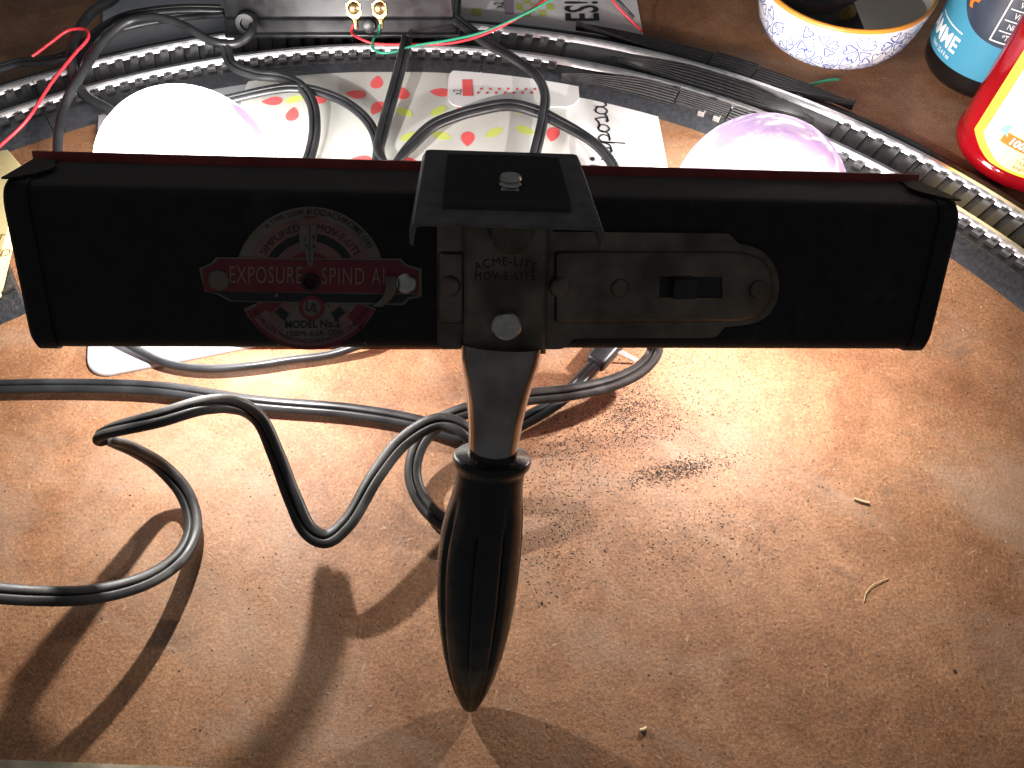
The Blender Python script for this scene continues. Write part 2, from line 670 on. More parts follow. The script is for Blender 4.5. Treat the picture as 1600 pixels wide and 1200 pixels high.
for s in (-1, 1):      # folded end caps with rounded flaps on the top
    bm = bmesh.new()
    sec2 = rounded(-.0009, -.0009, LW + .0009, .0092) + [(BD - .002, .0732), (BD - .002, -.0039)]
    rings = []
    for k, x in enumerate((.1905, .1985, .2006)):
        ins = 0 if k < 2 else .0018
        rings.append([l2w((s * (x + .0105 * y / BD), y + (ins if y < .02 else 0), z + (ins if z < .03 else -ins))) for y, z in sec2])
    grid_faces(bm, rings if s > 0 else rings[::-1])
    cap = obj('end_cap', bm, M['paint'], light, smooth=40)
    bm = bmesh.new()
    pts = []
    for t in np.linspace(0, 1, 14):
        y = .002 + t * (BD - .006)
        w = .003 + .017 * math.sin(math.pi * min(1, .25 + .75 * t)) ** .8 * t ** .6
        pts.append((s * (.2 + .0105 * y / BD - w), y, LW + .0012 + (.0722 - LW) * y / BD))
    pts += [(s * (.2 + .0105 * y / BD - .0005), y, LW + .0012 + (.0722 - LW) * y / BD) for y in (BD - .004, .002)]
    add_plate(bm, [l2w(q) for q in pts], LR @ np.array([0, 0, .0007]))
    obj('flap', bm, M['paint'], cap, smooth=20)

bm = bmesh.new()
pts = [(-.2125, -.0055), (.2125, -.0055), (.2125, .0762), (-.2125, .0762)]
add_plate(bm, [l2w((x, BD + .001, z)) for x, z in pts], LR @ np.array([0, .0035, 0]))
obj('front_panel', bm, M['red_lip'], light, smooth=20)

# sockets, bulbs
SOCK = {-1: (-.163, BD + .0045, .036), 1: (.160, BD + .0045, .036)}
BC = {-1: (-.2065, .262, .0425), 1: (.1955, .212, .0395)}
for s in (-1, 1):
    P0, P1 = l2w(SOCK[s]), l2w(BC[s])
    ax = (P1 - P0) / np.linalg.norm(P1 - P0)
    dist = np.linalg.norm(P1 - P0)
    base = dist - (.176 if s < 0 else .148)
    bm = bmesh.new()
    add_lathe(bm, [(0, .024), (.002, .024), (.0028, .0200), (max(base - .002, .0032), .0190), (max(base - .001, .0036), .0170)], P0, ax, 40)
    obj('lamp_socket', bm, M['plastic'], light)
    B0 = P1 - ax * .128
    BN = P1 - ax * .148
    RB = .0612 if s < 0 else .0598
    bulb = None
    bm = bmesh.new()
    prof = [(.052, .0215), (.058, .0255), (.068, .0335), (.080, .0425), (.092, .0505), (.104, .0565), (.116, .0600), (.124, .0611), (.130, .0612)]
    prof = [(a, r * RB / .0612) for a, r in prof]
    add_lathe(bm, prof, B0, ax, 64, capped=False)
    bulb = obj('bulb', bm, M['bowl_left' if s < 0 else 'bowl_right'], light)
    bulb['label'] = 'glowing white flood bulb' if s < 0 else 'glowing flood bulb with streaky purple lacquer'
    bm = bmesh.new()
    prof = [(.130, .0611), (.136, .0595), (.143, .054), (.149, .044), (.154, .029), (.1565, .013), (.157, .0001)]
    prof = [(a, r * RB / .0612) for a, r in prof]
    add_lathe(bm, prof, B0, ax, 64, capped=False)
    obj('bulb_face', bm, M['face'], bulb)
    bm = bmesh.new()
    add_lathe(bm, [(-.048 if s < 0 else -.020, .0150), (-.044 if s < 0 else -.016, .0165), (.03, .0178), (.044, .0188), (.052, .0215)], B0, ax, 40, capped=False)
    obj('bulb_neck', bm, M['neck'], bulb)
    ld = bpy.data.lights.new('filament', 'POINT')
    ld.energy = FILAMENT_LEFT if s < 0 else FILAMENT_RIGHT
    ld.color = (1, .965, .92)
    ld.shadow_soft_size = .0028
    lo = bpy.data.objects.new('filament', ld)
    C.objects.link(lo)
    lo.parent = bulb
    lo.location = Vector(B0 + ax * (-.026 if s < 0 else -.004)) - light.location


# ---- decal on the back plate (flat print; each ink its own thin layer)
def flat(bm, pts_px, off):
    vs = [bm.verts.new(Vector(l2w(face(u, v, -off)))) for u, v in pts_px]
    bm.faces.new(vs)


DC = (484, 436)


def arc_pts(r, a0, a1, n=40, c=DC, sy=.965):
    return [(c[0] + r * math.cos(math.radians(a0 + (a1 - a0) * i / n)),
             c[1] - r * sy * math.sin(math.radians(a0 + (a1 - a0) * i / n))) for i in range(n + 1)]


def sector(bm, r0, r1, a0, a1, off, n=24):
    p, q = arc_pts(r0, a0, a1, n), arc_pts(r1, a0, a1, n)
    for i in range(n):
        flat(bm, [p[i], p[i + 1], q[i + 1], q[i]], off)


def arc_text(bm, s, r, amid, size, off, inside=False, bold=0.0, space=1.0, squash=1.0):
    """lettering along a circle round the decal's centre; inside: reads along the bottom"""
    def fn(x, y):
        if not inside:
            a = math.radians(amid) - x / r
            rr = r + y
        else:
            a = math.radians(amid) + x / r
            rr = r - y
        return l2w(face(DC[0] + rr * math.cos(a), DC[1] - rr * .965 * math.sin(a), -off))
    add_text(bm, s, fn, size, space, 0, bold, squash)


def px_text(bm, s, u, v, size, off, ang=0.0, bold=0.0, squash=1.0, space=1.0):
    ca, sa = math.cos(math.radians(ang)), math.sin(math.radians(ang))

    def fn(x, y):
        return l2w(face(u + x * ca - y * sa, v - (x * sa + y * ca), -off))
    add_text(bm, s, fn, size, space, 0, bold, squash)


bm = bmesh.new()     # backing paper disc, torn along the band below the banner
sector(bm, .5, 117, 12, 168, .0003, 60)
sector(bm, .5, 114, 205, 335, .0003, 60)
decal = obj('decal', bm, M['decal_cream'], light, smooth=0)
bm = bmesh.new()
sector(bm, 74, 98, 17, 163, .00045, 50)
sector(bm, 44, 61, 25, 155, .00045, 40)
sector(bm, 92, 108, 214, 326, .00045, 40)
sector(bm, 52, 88, 222, 240, .00045)
sector(bm, 52, 88, 300, 318, .00045)
obj('rose_ring', bm, M['decal_rose'], decal, smooth=0)
bm = bmesh.new()
sector(bm, .5, 44, 20, 160, .0005, 30)
sector(bm, 98.5, 101.5, 84, 96, .0005, 6)
sector(bm, 62, 112, 208, 216, .0005, 8)
sector(bm, 84, 113, 314, 333, .0005, 12)
sector(bm, 109, 114.5, 216, 320, .0005, 40)
sector(bm, 47, 84, 216, 222, .0006, 8)
obj('red_field', bm, M['decal_red'], decal, smooth=0)
bm = bmesh.new()
sector(bm, 61, 74, 24, 80, .0005, 30)
sector(bm, 61, 74, 99, 156, .0005, 30)
sector(bm, 64, 78, 224, 240, .0006, 10)
sector(bm, 64, 78, 301, 316, .0006, 10)
flat(bm, [(479.5, 328), (480.5, 328), (481, 345), (480, 345)], .0006)
obj('black_band', bm, M['decal_black'], decal, smooth=0)
bm = bmesh.new()     # arrow tab and lower name panel
flat(bm, [(466, 352), (496, 352), (494, 391), (469, 390)], .0007)
flat(bm, [(476, 391), (491, 391), (489, 413), (485, 419), (481, 413)], .0011)
flat(bm, [(468, 468), (508, 468), (533, 522), (508, 530), (484, 532), (462, 529), (441, 522)], .0007)
obj('arrow_tab', bm, M['decal_cream'], decal, smooth=0)
bm = bmesh.new()
flat(bm, [(483, 352), (484, 352), (484.4, 391), (483.4, 391)], .0009)
flat(bm, [(483.4, 393), (484.4, 393), (484.6, 412), (483.8, 412)], .0013)
px_text(bm, '1', 477, 374, 11, .0009)
px_text(bm, '9', 490, 372, 13, .0009)
px_text(bm, '4', 478, 385, 9, .0009)
px_text(bm, '8', 490, 385, 9, .0009)
arc_text(bm, 'KODACHROME (16)', 108.5, 60, 13.5, .0005, bold=.1)
arc_text(bm, 'A TYPE 3200K', 108.5, 112, 11, .0005)
arc_text(bm, 'SIMPLIFIED', 84, 126, 16, .0007)
arc_text(bm, 'MOV-E-LITE', 84, 55, 16, .0007)
arc_text(bm, 'ACME-LITE MANUFACTURING CO. CHICAGO', 101, 271, 10.5, .0007, inside=True)
px_text(bm, 'MODEL No.2', 488, 507, 16.5, .0009, ang=1.5, bold=.35, squash=.92)
px_text(bm, '1000W.-6.6A.-120V', 490, 521, 12.5, .0009, ang=1.5, squash=.86)
px_text(bm, 'UL', 487, 481, 20, .0014, ang=-12, squash=.9)
px_text(bm, '(12)', 594, 482, 9, .0007, ang=-75)
obj('black_lettering', bm, M['decal_black'], decal, smooth=0)
bm = bmesh.new()
sector_c = (487, 481)
n = 40
for i in range(n):
    a, b2 = 2 * math.pi * i / n, 2 * math.pi * (i + 1) / n
    flat(bm, [(sector_c[0] + r * math.cos(t), sector_c[1] + r * .95 * math.sin(t)) for r, t in ((14, a), (20, a), (20, b2), (14, b2))], .0010)
obj('red_ring', bm, M['decal_red'], decal, smooth=0)
bm = bmesh.new()
flat(bm, [(sector_c[0] + 14 * math.cos(2 * math.pi * i / n), sector_c[1] + 13.3 * math.sin(2 * math.pi * i / n)) for i in range(n)], .0010)
obj('cream_disc', bm, M['decal_cream'], decal, smooth=0)
for tx, u, v, a in (('16', 432, 492, -38), ('16', 541, 492, 40)):
    bm = bmesh.new()
    px_text(bm, tx, u, v, 11, .0009, ang=a)
    obj('pale_figure', bm, M['decal_letter'], decal, smooth=0)


# banner: separate stamped strip lying over the disc
def notch_banner(g):
    x0, x1, y0, y1 = 311 - g, 659 + g, 402 - g, 473 + g
    return [(x0, 419), (x0 + 18, 411), (x0 + 26, y0), (x1 - 32, y0 + 2), (x1 - 24, 413), (x1, 420), (x1, 464),
            (x1 - 20, 468), (x1 - 28, y1 + 4), (x0 + 48, y1 - 2), (x0 + 30, 461), (x0 + 8, 455)]


bm = bmesh.new()
add_plate(bm, [l2w(face(u, v, -.0007)) for u, v in notch_banner(0)], LR @ np.array([0, .0003, 0]))
banner = obj('banner', bm, M['decal_cream'], decal, smooth=0)
bm = bmesh.new()
flat(bm, [(u, v) for u, v in ((316, 421), (334, 413), (341, 405), (624, 407), (632, 416), (654, 423), (654, 458), (330, 456), (318, 452))], .0009)
obj('red_field', bm, M['decal_red'], banner, smooth=0)
bm = bmesh.new()
flat(bm, [(322, 456), (654, 461), (652, 462), (636, 465), (628, 474), (362, 470), (344, 459)], .0009)
obj('black_band', bm, M['decal_black'], banner, smooth=0)
bm = bmesh.new()
px_text(bm, 'EXPOSURE', 415, 431, 38, .0011, ang=-.6, squash=.60, space=1.08)
px_text(bm, 'SPIND AI', 552, 433, 38, .0011, ang=-.6, squash=.60, space=1.14)
obj('cream_lettering', bm, M['decal_letter'], banner, smooth=0)
bm = bmesh.new()     # curled torn strip of the label
pth = [face(610, 432, -.003), face(611, 450, -.005), face(604, 466, -.003), face(590, 479, -.0015)]
S = spline(pth, 5)
grid_faces(bm, [[l2w(p + [-.0022, 0, 0]), l2w(p + [.0022, 0, 0]), l2w(p + [.0022, -.0003, 0]), l2w(p + [-.0022, -.0003, 0])] for p in S])
obj('torn_strip', bm, M['decal_cream'], banner, smooth=30)
for u, v, r in ((398, 476, 4), (434, 458, 3), (573, 538, 4), (436, 537, 3), (420, 500, 3)):
    bm = bmesh.new()
    P = face(u, v, -.0012)
    k = [l2w(P + np.array([rng.normal(0, 1), -abs(rng.normal(0, .5)), rng.normal(0, 1)]) * r * .00022) for _ in range(6)]
    bmv = [bm.verts.new(Vector(q)) for q in k]
    for a, b2, c in ((0, 1, 2), (1, 2, 3), (2, 3, 4), (3, 4, 5), (0, 4, 5)):
        bm.faces.new((bmv[a], bmv[b2], bmv[c]))
    obj('torn_bit', bm, M['decal_letter'], banner, smooth=0)


def dome(name, u, v, r, h, material, parent, y0=0.0, flatr=.35, seg=24):
    P = l2w(face(u, v, -y0))
    ax = LR @ np.array([0, -1., 0])
    bm = bmesh.new()
    prof = [(-.0006, r), (h * .25, r), (h * .6, r * .9), (h * .88, r * .68), (h, r * flatr), (h, .0001)]
    add_lathe(bm, prof, P, ax, seg, capped=False)
    return obj(name, bm, material, parent)


dome('rivet', 342, 438, .0045, .0018, M['steel'], light, .001)
dome('rivet', 635, 443, .0045, .0018, M['bright_steel'], light, .001)
bm = bmesh.new()
add_lathe(bm, [(-.0004, .0036), (.0012, .0036), (.0012, .0026), (-.0003, .0024)], l2w(face(485, 441, -.0012)), LR @ np.array([0, -1., 0]), 24)
obj('eyelet', bm, M['decal_black'], light)

# ---- stamped steel bracket
def smooth_poly(P, r=3.0, n=4):
    out = []
    N = len(P)
    for i in range(N):
        p0, p1, p2 = (np.array(P[(i + k) % N], float) for k in (-1, 0, 1))
        a = p0 - p1
        b = p2 - p1
        ra = min(r, np.linalg.norm(a) * .45)
        rb = min(r, np.linalg.norm(b) * .45)
        A = p1 + a / np.linalg.norm(a) * ra
        B = p1 + b / np.linalg.norm(b) * rb
        for k in range(n + 1):
            t = k / n
            out.append(tuple((1 - t) ** 2 * A + 2 * t * (1 - t) * p1 + t * t * B))
    return out


def add_ridge(bm, pts_px, y_lo, y_hi, inset_px=4.0, yb=None):
    """raised pressed panel: outline at y_lo, shrunken outline at y_hi"""
    P = np.array(pts_px)
    lo_, hi_ = P.min(0), P.max(0)
    c = (lo_ + hi_) / 2
    k = 1 - 2 * inset_px / (hi_ - lo_)
    inn = c + (P - c) * k
    mid = (P + np.array(inn)) / 2
    lo = [l2w(face(u, v, -y_lo)) for u, v in P]
    md = [l2w(face(u, v, -(y_lo + (y_hi - y_lo) * .75))) for u, v in mid]
    hi = [l2w(face(u, v, -y_hi)) for u, v in inn]
    rows = grid_faces(bm, [lo, md, hi], True, False)
    bm.faces.new(rows[-1])
    return inn


PL = .0014
outline = [(683, 346), (862, 346), (862, 362), (1140, 365), (1153, 381), (1172, 384), (1192, 392), (1207, 408), (1216, 428), (1218, 450),
           (1214, 472), (1203, 491), (1186, 503), (1165, 508), (1132, 511), (1120, 526), (1108, 528), (896, 529), (886, 541), (876, 546), (690, 545), (683, 538)]
bm = bmesh.new()
add_plate(bm, [l2w(face(u, v, -PL)) for u, v in smooth_poly(outline, 6)], LR @ np.array([0, PL, 0]))
bracket = obj('bracket_plate', bm, M['steel'], light, smooth=25)
bm = bmesh.new()
tongue = [(866, 392), (1150, 393), (1172, 396), (1190, 404), (1202, 418), (1208, 434), (1209, 452), (1205, 470), (1195, 485), (1180, 496), (1160, 502),
          (1140, 503), (866, 505)]
add_ridge(bm, smooth_poly(tongue, 5), PL, PL + .0022, 6)
obj('pressed_tongue', bm, M['steel'], bracket, smooth=50)
bm = bmesh.new()
add_ridge(bm, smooth_poly([(684, 393), (727, 393), (727, 506), (684, 506)], 5), PL, PL + .0018, 5)
obj('pressed_tongue', bm, M['steel'], bracket, smooth=50)
bm = bmesh.new()     # raised central channel that holds the handle
ch = [(722, 338), (860, 338), (855, 470), (853, 553), (722, 555), (724, 470)]
chd = .0065
rows = []
for y in (.0008, chd * .8, chd):
    ins = 0 if y < .001 else (1.5 if y < chd else 6)
    rows.append([l2w(face(u + (ins if u < 790 else -ins), v, -y)) for u, v in ch])
g = grid_faces(bm, rows, True, False)
bm.faces.new(g[-1])
obj('handle_channel', bm, M['steel'], bracket, smooth=25)
bm = bmesh.new()
def arc_eng(s, u, v, r, size, off):
    def fn(x, y):
        a = x / r
        return l2w(face(u + (r + y) * math.sin(a), v + r - (r + y) * math.cos(a), -off))
    add_text(bm, s, fn, size, 1.12)
arc_eng('ACME-LITE', 790, 409, 120, 19, chd + .0003)
px_text(bm, 'MOV-E-LITE', 789, 432, 18, chd + .0003, ang=0, space=1.2, squash=.88)
obj('engraved_lettering', bm, M['engrave'], bracket, smooth=0)
dome('rivet', 703, 447, .0046, .0016, M['steel'], light, PL + .0018, .5)
dome('rivet', 875, 449, .0046, .0016, M['steel'], light, PL + .0022, .5)
dome('rivet', 968, 450, .0041, .002, M['steel'], light, PL + .0022)
dome('rivet', 1185, 452, .0041, .002, M['steel'], light, PL + .0022)
bm = bmesh.new()
ax = LR @ np.array([0, -1., 0])
add_lathe(bm, [(-.001, .0064), (.0045, .0064), (.0052, .0058), (.0052, .0030), (.0048, .0020), (.0048, .0001)], l2w(face(790, 506, -chd)), ax, 40, capped=False)
obj('clamp_screw', bm, M['bright_steel'], light)
bm = bmesh.new()     # knurled thumb nut under the shoe plate
add_lathe(bm, [(-.001, .0085), (.009, .0085), (.0098, .0078), (.0098, .0001)], l2w(face(797, 358, -chd)), ax, 48,
          flute=lambda k, t: 1 + .05 * (1 if int(t / (2 * math.pi) * 48) % 2 else 0), capped=False)
obj('thumb_nut', bm, M['steel'], light)
# slide switch
bm = bmesh.new()
yS = PL + .0022
fr = [(1025, 426), (1136, 428), (1137, 471), (1024, 469)]
inn = [(1031, 432), (1128, 433), (1129, 466), (1030, 465)]
A = [l2w(face(u, v, -yS - .0001)) for u, v in fr]
B = [l2w(face(u, v, -yS - .0008)) for u, v in inn]
Cc = [l2w(face(u, v, -yS + .0021)) for u, v in inn]
grid_faces(bm, [A, B, Cc], True, False)
sw = obj('switch_frame', bm, M['steel'], light, smooth=20)
bm = bmesh.new()
add_plate(bm, [l2w(face(u, v, -yS - .0002)) for u, v in inn], LR @ np.array([0, .0004, 0]))
obj('switch_recess', bm, M['decal_black'], sw, smooth=0)
bm = bmesh.new()
q = face(1067, 449, -yS - .0032)
lbox(bm, q, (.0105, .0085, .0092), .0012)
obj('switch_slider', bm, M['plastic'], sw)

# ---- accessory shoe plate
SP = np.array([(-.0379, .0140, .0852), (.0277, .0110, .0852), (.0282, -.0650, .0680), (-.0378, -.0625, .0680)])
bm = bmesh.new()
cen = SP.mean(0)
ux = (SP[1] - SP[0]) / np.linalg.norm(SP[1] - SP[0])
uy = (SP[2] - SP[1])
uy -= ux * (uy @ ux)
uy /= np.linalg.norm(uy)
un = np.cross(ux, uy)
if un[2] < 0:
    un = -un
hx, hy = .033, .0392


def sp(a, b, h=0.0):
    return l2w(cen + ux * a + uy * b + un * h)


cs = []     # cross-section along x: flat top, ends bent down
for x, h in ((-hx - .0004, -.0075), (-hx - .0004, -.003), (-hx + .0012, -.0004), (-hx + .003, 0), (hx - .003, 0), (hx - .0012, -.0004), (hx + .0004, -.003), (hx + .0004, -.0075)):
    cs.append((x, h))
cs2 = cs + [(x * .965, h - .0013) for x, h in cs[::-1]]
rings = []
for b in (-hy, -hy + .0015, 0, hy - .0015, hy):
    rings.append([sp(x, b, h if b < hy - .002 or h > -.004 else h) for x, h in cs2])
grid_faces(bm, rings)
shoe = obj('shoe_plate', bm, M['plate'], light, smooth=40)
bm = bmesh.new()
nr = 13
rings = []
for i in range(nr * 4 + 1):
    b = -.0265 + .053 * i / (nr * 4)
    hgt = .0010 + .0020 * (.5 - .5 * math.cos(2 * math.pi * i / 4)) ** .6
    rings.append([sp(-.0225, b, 0), sp(-.0225, b, hgt), sp(0, b - .0012, hgt + .0002), sp(.0225, b, hgt), sp(.0225, b, 0)])
grid_faces(bm, rings, True, True)
obj('ribbed_pad', bm, M['rubber'], shoe, smooth=60)
bm = bmesh.new()
prof = []
for i in range(3):
    prof += [(.0010 * 2 * i, .0033), (.0010 * 2 * i + .0010, .0042)]
prof += [(.0062, .0036), (.0066, .0001)]
sp0 = sp(.0015, .0105, .001)
add_lathe(bm, prof, sp0, LR @ un, 24, capped=False)
obj('mounting_screw', bm, M['bright_steel'], shoe, smooth=50)

# ---- handle: flared chrome tube, fluted grip
H0 = np.array([-.0022, -.0030, .0045])
H1 = np.array([-.0052, -.0060, -.0510])
bm = bmesh.new()
ax = l2w(H1) - l2w(H0)
ln = np.linalg.norm(ax)
prof = [(0, .0184), (ln * .12, .0178), (ln * .28, .0158), (ln * .45, .0139), (ln * .65, .0124), (ln * .85, .0116), (ln * 1.06, .0113)]
# flattened where it meets the bracket
a1 = ax / ln
hx_ = LR @ np.array([1., 0, 0])
hx_ -= a1 * (hx_ @ a1)
hx_ /= np.linalg.norm(hx_)
hy_ = np.cross(a1, hx_)
rings = []
for s, r in prof:
    fl = .55 + .45 * min(1, s / (ln * .55))
    rings.append([l2w(H0) + a1 * s + hx_ * r * math.cos(t) + hy_ * r * fl * math.sin(t) for t in np.linspace(0, 2 * math.pi, 48, endpoint=False)])
grid_faces(bm, rings)
obj('handle_tube', bm, M['chrome'], light, smooth=60)
# grip
GC = [(-.0050, -.0058, -.0480), (-.0068, -.006, -.066), (-.0098, -.006, -.097), (-.0114, -.006, -.134), (-.0135, -.006, -.2000)]
gp = spline([l2w(q) for q in GC], 16)
sl = np.r_[0, np.cumsum(np.linalg.norm(np.diff(gp, axis=0), axis=1))]
tot = sl[-1]
rad = [(0, .0172), (.006, .0180), (.014, .0183), (.026, .0180), (.034, .0170), (.05, .0160), (.09, .0160), (.14, .0168), (.20, .0184), (.28, .0197), (.36, .0202), (.44, .0201), (.54, .0194),
       (.64, .0179), (.74, .0156), (.83, .0125), (.90, .0093), (.95, .0064), (.98, .0043), (.995, .0022), (1.0, .0004)]
ss = np.unique(np.r_[np.linspace(0, 1, 60), [a for a, _ in rad]])
rr = np.interp(ss, [a for a, _ in rad], [b for _, b in rad])
rings = []
SEG = 96
for s_, r_ in zip(ss, rr):
    c_ = np.array([np.interp(s_ * tot, sl, gp[:, k]) for k in range(3)])
    d = np.clip((s_ - .12) / .12, 0, 1) * np.clip((.985 - s_) / .25, 0, 1) ** .7
    ring = []
    for i in range(SEG):
        t = 2 * math.pi * (i + .5) / SEG
        k = abs(math.cos(t * 4 + .55))
        dep = 1 - .13 * d * math.exp(-(k / .22) ** 2)
        ring.append(c_ + (hx_ * math.cos(t) + hy_ * math.sin(t)) * r_ * dep)
    rings.append(ring)
bm = bmesh.new()
grid_faces(bm, rings)
obj('grip', bm, M['grip'], light, smooth=70)

# ------------------------------------------------------------------ cords
ZIP = prof_zip(.0106, .0054)
path, tw = cord_path([
    (-60, 922, .066, 25), (60, 931, .048, 25), (150, 928, .040, 20), (232, 905, .027, 10), (283, 868, .014, 0), (302, 822, .0085, 0),
    (289, 772, .012, 0), (254, 731, .026, 10), (208, 702, .051, 25), (172, 688, .068, 50), (157, 682, .076, 60), (166, 675, .081, 50),
    (250, 653, .090, 15), (320, 633, .088, 0), (368, 633, .079, -20), (405, 655, .064, -25), (432, 712, .051, -15), (458, 780, .041, -5),
    (483, 830, .033, 5), (510, 842, .030, 15), (542, 818, .031, 20), (588, 742, .036, 10), (632, 688, .038, 0), (685, 659, .044, 0),
    (722, 669, .044, 20), (752, 712, .034, 30), (765, 775, .020, 30), (742, 823, .011, 20), (698, 818, .008, 10), (662, 786, .0085, 0),
    (645, 742, .012, 0), (656, 694, .018, 10), (690, 658, .024, 10), (750, 636, .029, 0), (820, 621, .031, 0), (890, 613, .031, 0),
    (960, 597, .029, 10), (1004, 574, .032, 20), (1023, 548, .038, 20), (1015, 520, .050, 0), (985, 488, .070, 0), (950, 452, .095, 0)], 12)
bm = bmesh.new()
add_sweep(bm, path, ZIP, tw)
o = obj('lamp_cord', bm, M['cord'], origin=path[len(path) // 2], smooth=60)
tag(o, 'dust-flecked black two-core cord looping in a zigzag in front of the movie light', 'cord')

path, tw = cord_path([(-60, 606, .007, 20), (100, 603, .007, 20), (250, 608, .007, 20), (400, 630, .0065, 15), (550, 643, .0065, 10), (650, 660, .007, 10),
                      (722, 681, .0075, 0), (770, 680, .0075, 0), (822, 656, .008, 10), (878, 622, .009, 30), (912, 588, .010, 40), (932, 566, .011, 40)], 12)
bm = bmesh.new()
add_sweep(bm, path, ZIP, tw)
c2 = thing('extension_cord', 'black two-core cord lying across the table behind the chrome handle tube', 'cord', path[len(path) // 2])
obj('cable', bm, M['cord2'], c2, smooth=60)
d = path[-1] - path[-3]
d /= np.linalg.norm(d)
s_ = np.cross(d, [0, 0, 1.])
s_ /= np.linalg.norm(s_)
Mx = np.stack([s_, d, np.cross(s_, d)], 1)
bm = bmesh.new()
add_box(bm, path[-1] + d * .010, (.014, .026, .011), Mx, .003, 3)
obj('plug', bm, M['plastic'], c2)

path, tw = cord_path([(180, 525, .012), (225, 552, .008), (262, 568, .0068), (320, 576, .0068), (390, 572, .0068), (450, 563, .0068), (520, 553, .0068), (570, 535, .011), (600, 515, .013)], 10)
bm = bmesh.new()
add_sweep(bm, path, prof_round(.0058), tw)
tag(obj('thin_cord', bm, M['cord2'], origin=path[20], smooth=60), 'thin black cord lying on the white packet under the movie light', 'cord')


def back_cord(name, pts, prof, material, label, per=8, group=None):
    path, tw = cord_path(pts, per)
    bm = bmesh.new()
    add_sweep(bm, path, prof, tw)
    o = obj(name, bm, material, origin=path[len(path) // 2], smooth=60)
    return tag(o, label, 'cable' if 'cable' in name else 'wire', group)


ZB = prof_zip(.0105, .0055)
ZL = prof_zip(.0085, .0048)
back_cord('electric_cable', [(396, 40, .034), (388, 56, .032), (368, 68, .030), (330, 64, .033), (288, 40, .037), (240, 27, .038), (200, 34, .036), (162, 64, .033), (130, 112, .030), (103, 160, .026), (92, 205, .022), (92, 255, .018), (110, 300, .014)],
          prof_round(.0072), M['cord2'], 'round grey cable arching from power pack down behind left end of movie light')
back_cord('electric_cable', [(345, 14, .026), (300, 13, .030), (250, 16, .032), (190, 28, .032), (150, 52, .030), (124, 86, .028), (116, 112, .026), (126, 142, .022), (155, 164, .016), (190, 180, .012), (260, 178, .012), (320, 164, .016), (370, 152, .019), (420, 141, .021), (455, 137, .021), (490, 141, .020),
                         (540, 160, .018), (575, 190, .016), (590, 226, .015), (586, 270, .014)], ZL, M['cord2'], 'black cord passing behind the left bulb and curling over the printed vinyl panel')
back_cord('electric_cable', [(200, -30, .03), (176, 0, .031), (148, 16, .032), (125, 44, .033), (112, 78, .033), (116, 120, .028), (134, 150, .021), (165, 168, .016), (200, 188, .010), (240, 205, .010)],
          prof_round(.0085), M['cord2'], 'thick black cable dropping from the top left behind the red wire')
back_cord('electric_cable', [(-40, 118, .018), (0, 106, .02), (30, 98, .021), (70, 95, .022), (100, 88, .023), (140, 62, .024), (200, 40, .022), (280, 26, .022), (350, 20, .024)], ZL, M['cord2'],
          'black cord running left along the far edge of the track')
back_cord('electric_cable', [(352, 70, .030), (362, 100, .024), (398, 116, .022), (438, 121, .022), (467, 133, .021), (487, 160, .019), (492, 200, .016), (486, 236, .014), (474, 270, .012)],
          prof_zip(.0098, .0062), M['cord2'], 'ribbed black cord bending down over the left part of the vinyl panel')
back_cord('electric_cable', [(636, 60, .026, 20), (632, 80, .026, 20), (616, 140, .022, 25), (598, 205, .017, 30), (592, 234, .015, 50), (600, 252, .014, 70), (612, 258, .014, 70), (638, 232, .016, 20), (675, 197, .018, 0), (712, 181, .019, 0), (740, 173, .019, 0), (795, 164, .019, 0), (838, 174, .018, 0), (876, 192, .017, 10),
                         (926, 222, .016, 30), (954, 252, .015, 30), (970, 290, .014, 30)], ZB, M['cord2'], 'black two-core cord with a sharp fold lying across the vinyl panel')
back_cord('electric_cable', [(712, 30, .03, 10), (728, 42, .029, 10), (762, 68, .027, 20), (800, 90, .026, 30), (836, 116, .024, 40), (851, 144, .022, 45), (849, 182, .019, 45), (838, 232, .016, 40), (826, 275, .014, 40)], ZB, M['cord2'],
          'black two-core cord arching from power pack over the track towards the shoe plate')

RW = prof_round(.0023, 8)
back_cord('red_wire', [(-25, 250, .012), (0, 228, .017), (40, 190, .024), (80, 130, .032), (115, 86, .037), (138, 58, .040), (133, 46, .041), (108, 47, .040), (80, 66, .037), (64, 78, .034), (50, 88, .032)],
          prof_round(.0027, 8), M['red_wire'], 'red wire looping over the track at the far left', 8)

# ------------------------------------------------------------------ train track
TC = np.array([-.109, .030])
RC = .6155
GA = .034


def tp(a, r, z):
    return np.array([TC[0] + r * math.sin(a), TC[1] + r * math.cos(a), z])


def ang_of(u, v, z=.015):
    p = at(u, v, z)
    return math.atan2(p[0] - TC[0], p[1] - TC[1])


def sweep_arc(bm, a0, a1, sec, step=.02):
    n = max(2, int(abs(a1 - a0) / step))
    grid_faces(bm, [[tp(a0 + (a1 - a0) * i / n, RC + x, z) for x, z in sec] for i in range(n + 1)])


def rail_section(off):
    o = off
    return [(o - .0015, .0102), (o + .0015, .0102), (o + .0009, .0113), (o + .0007, .0138), (o + .0016, .0144), (o + .0016, .0162), (o - .0016, .0162), (o - .0016, .0144), (o - .0007, .0138), (o - .0009, .0113)]


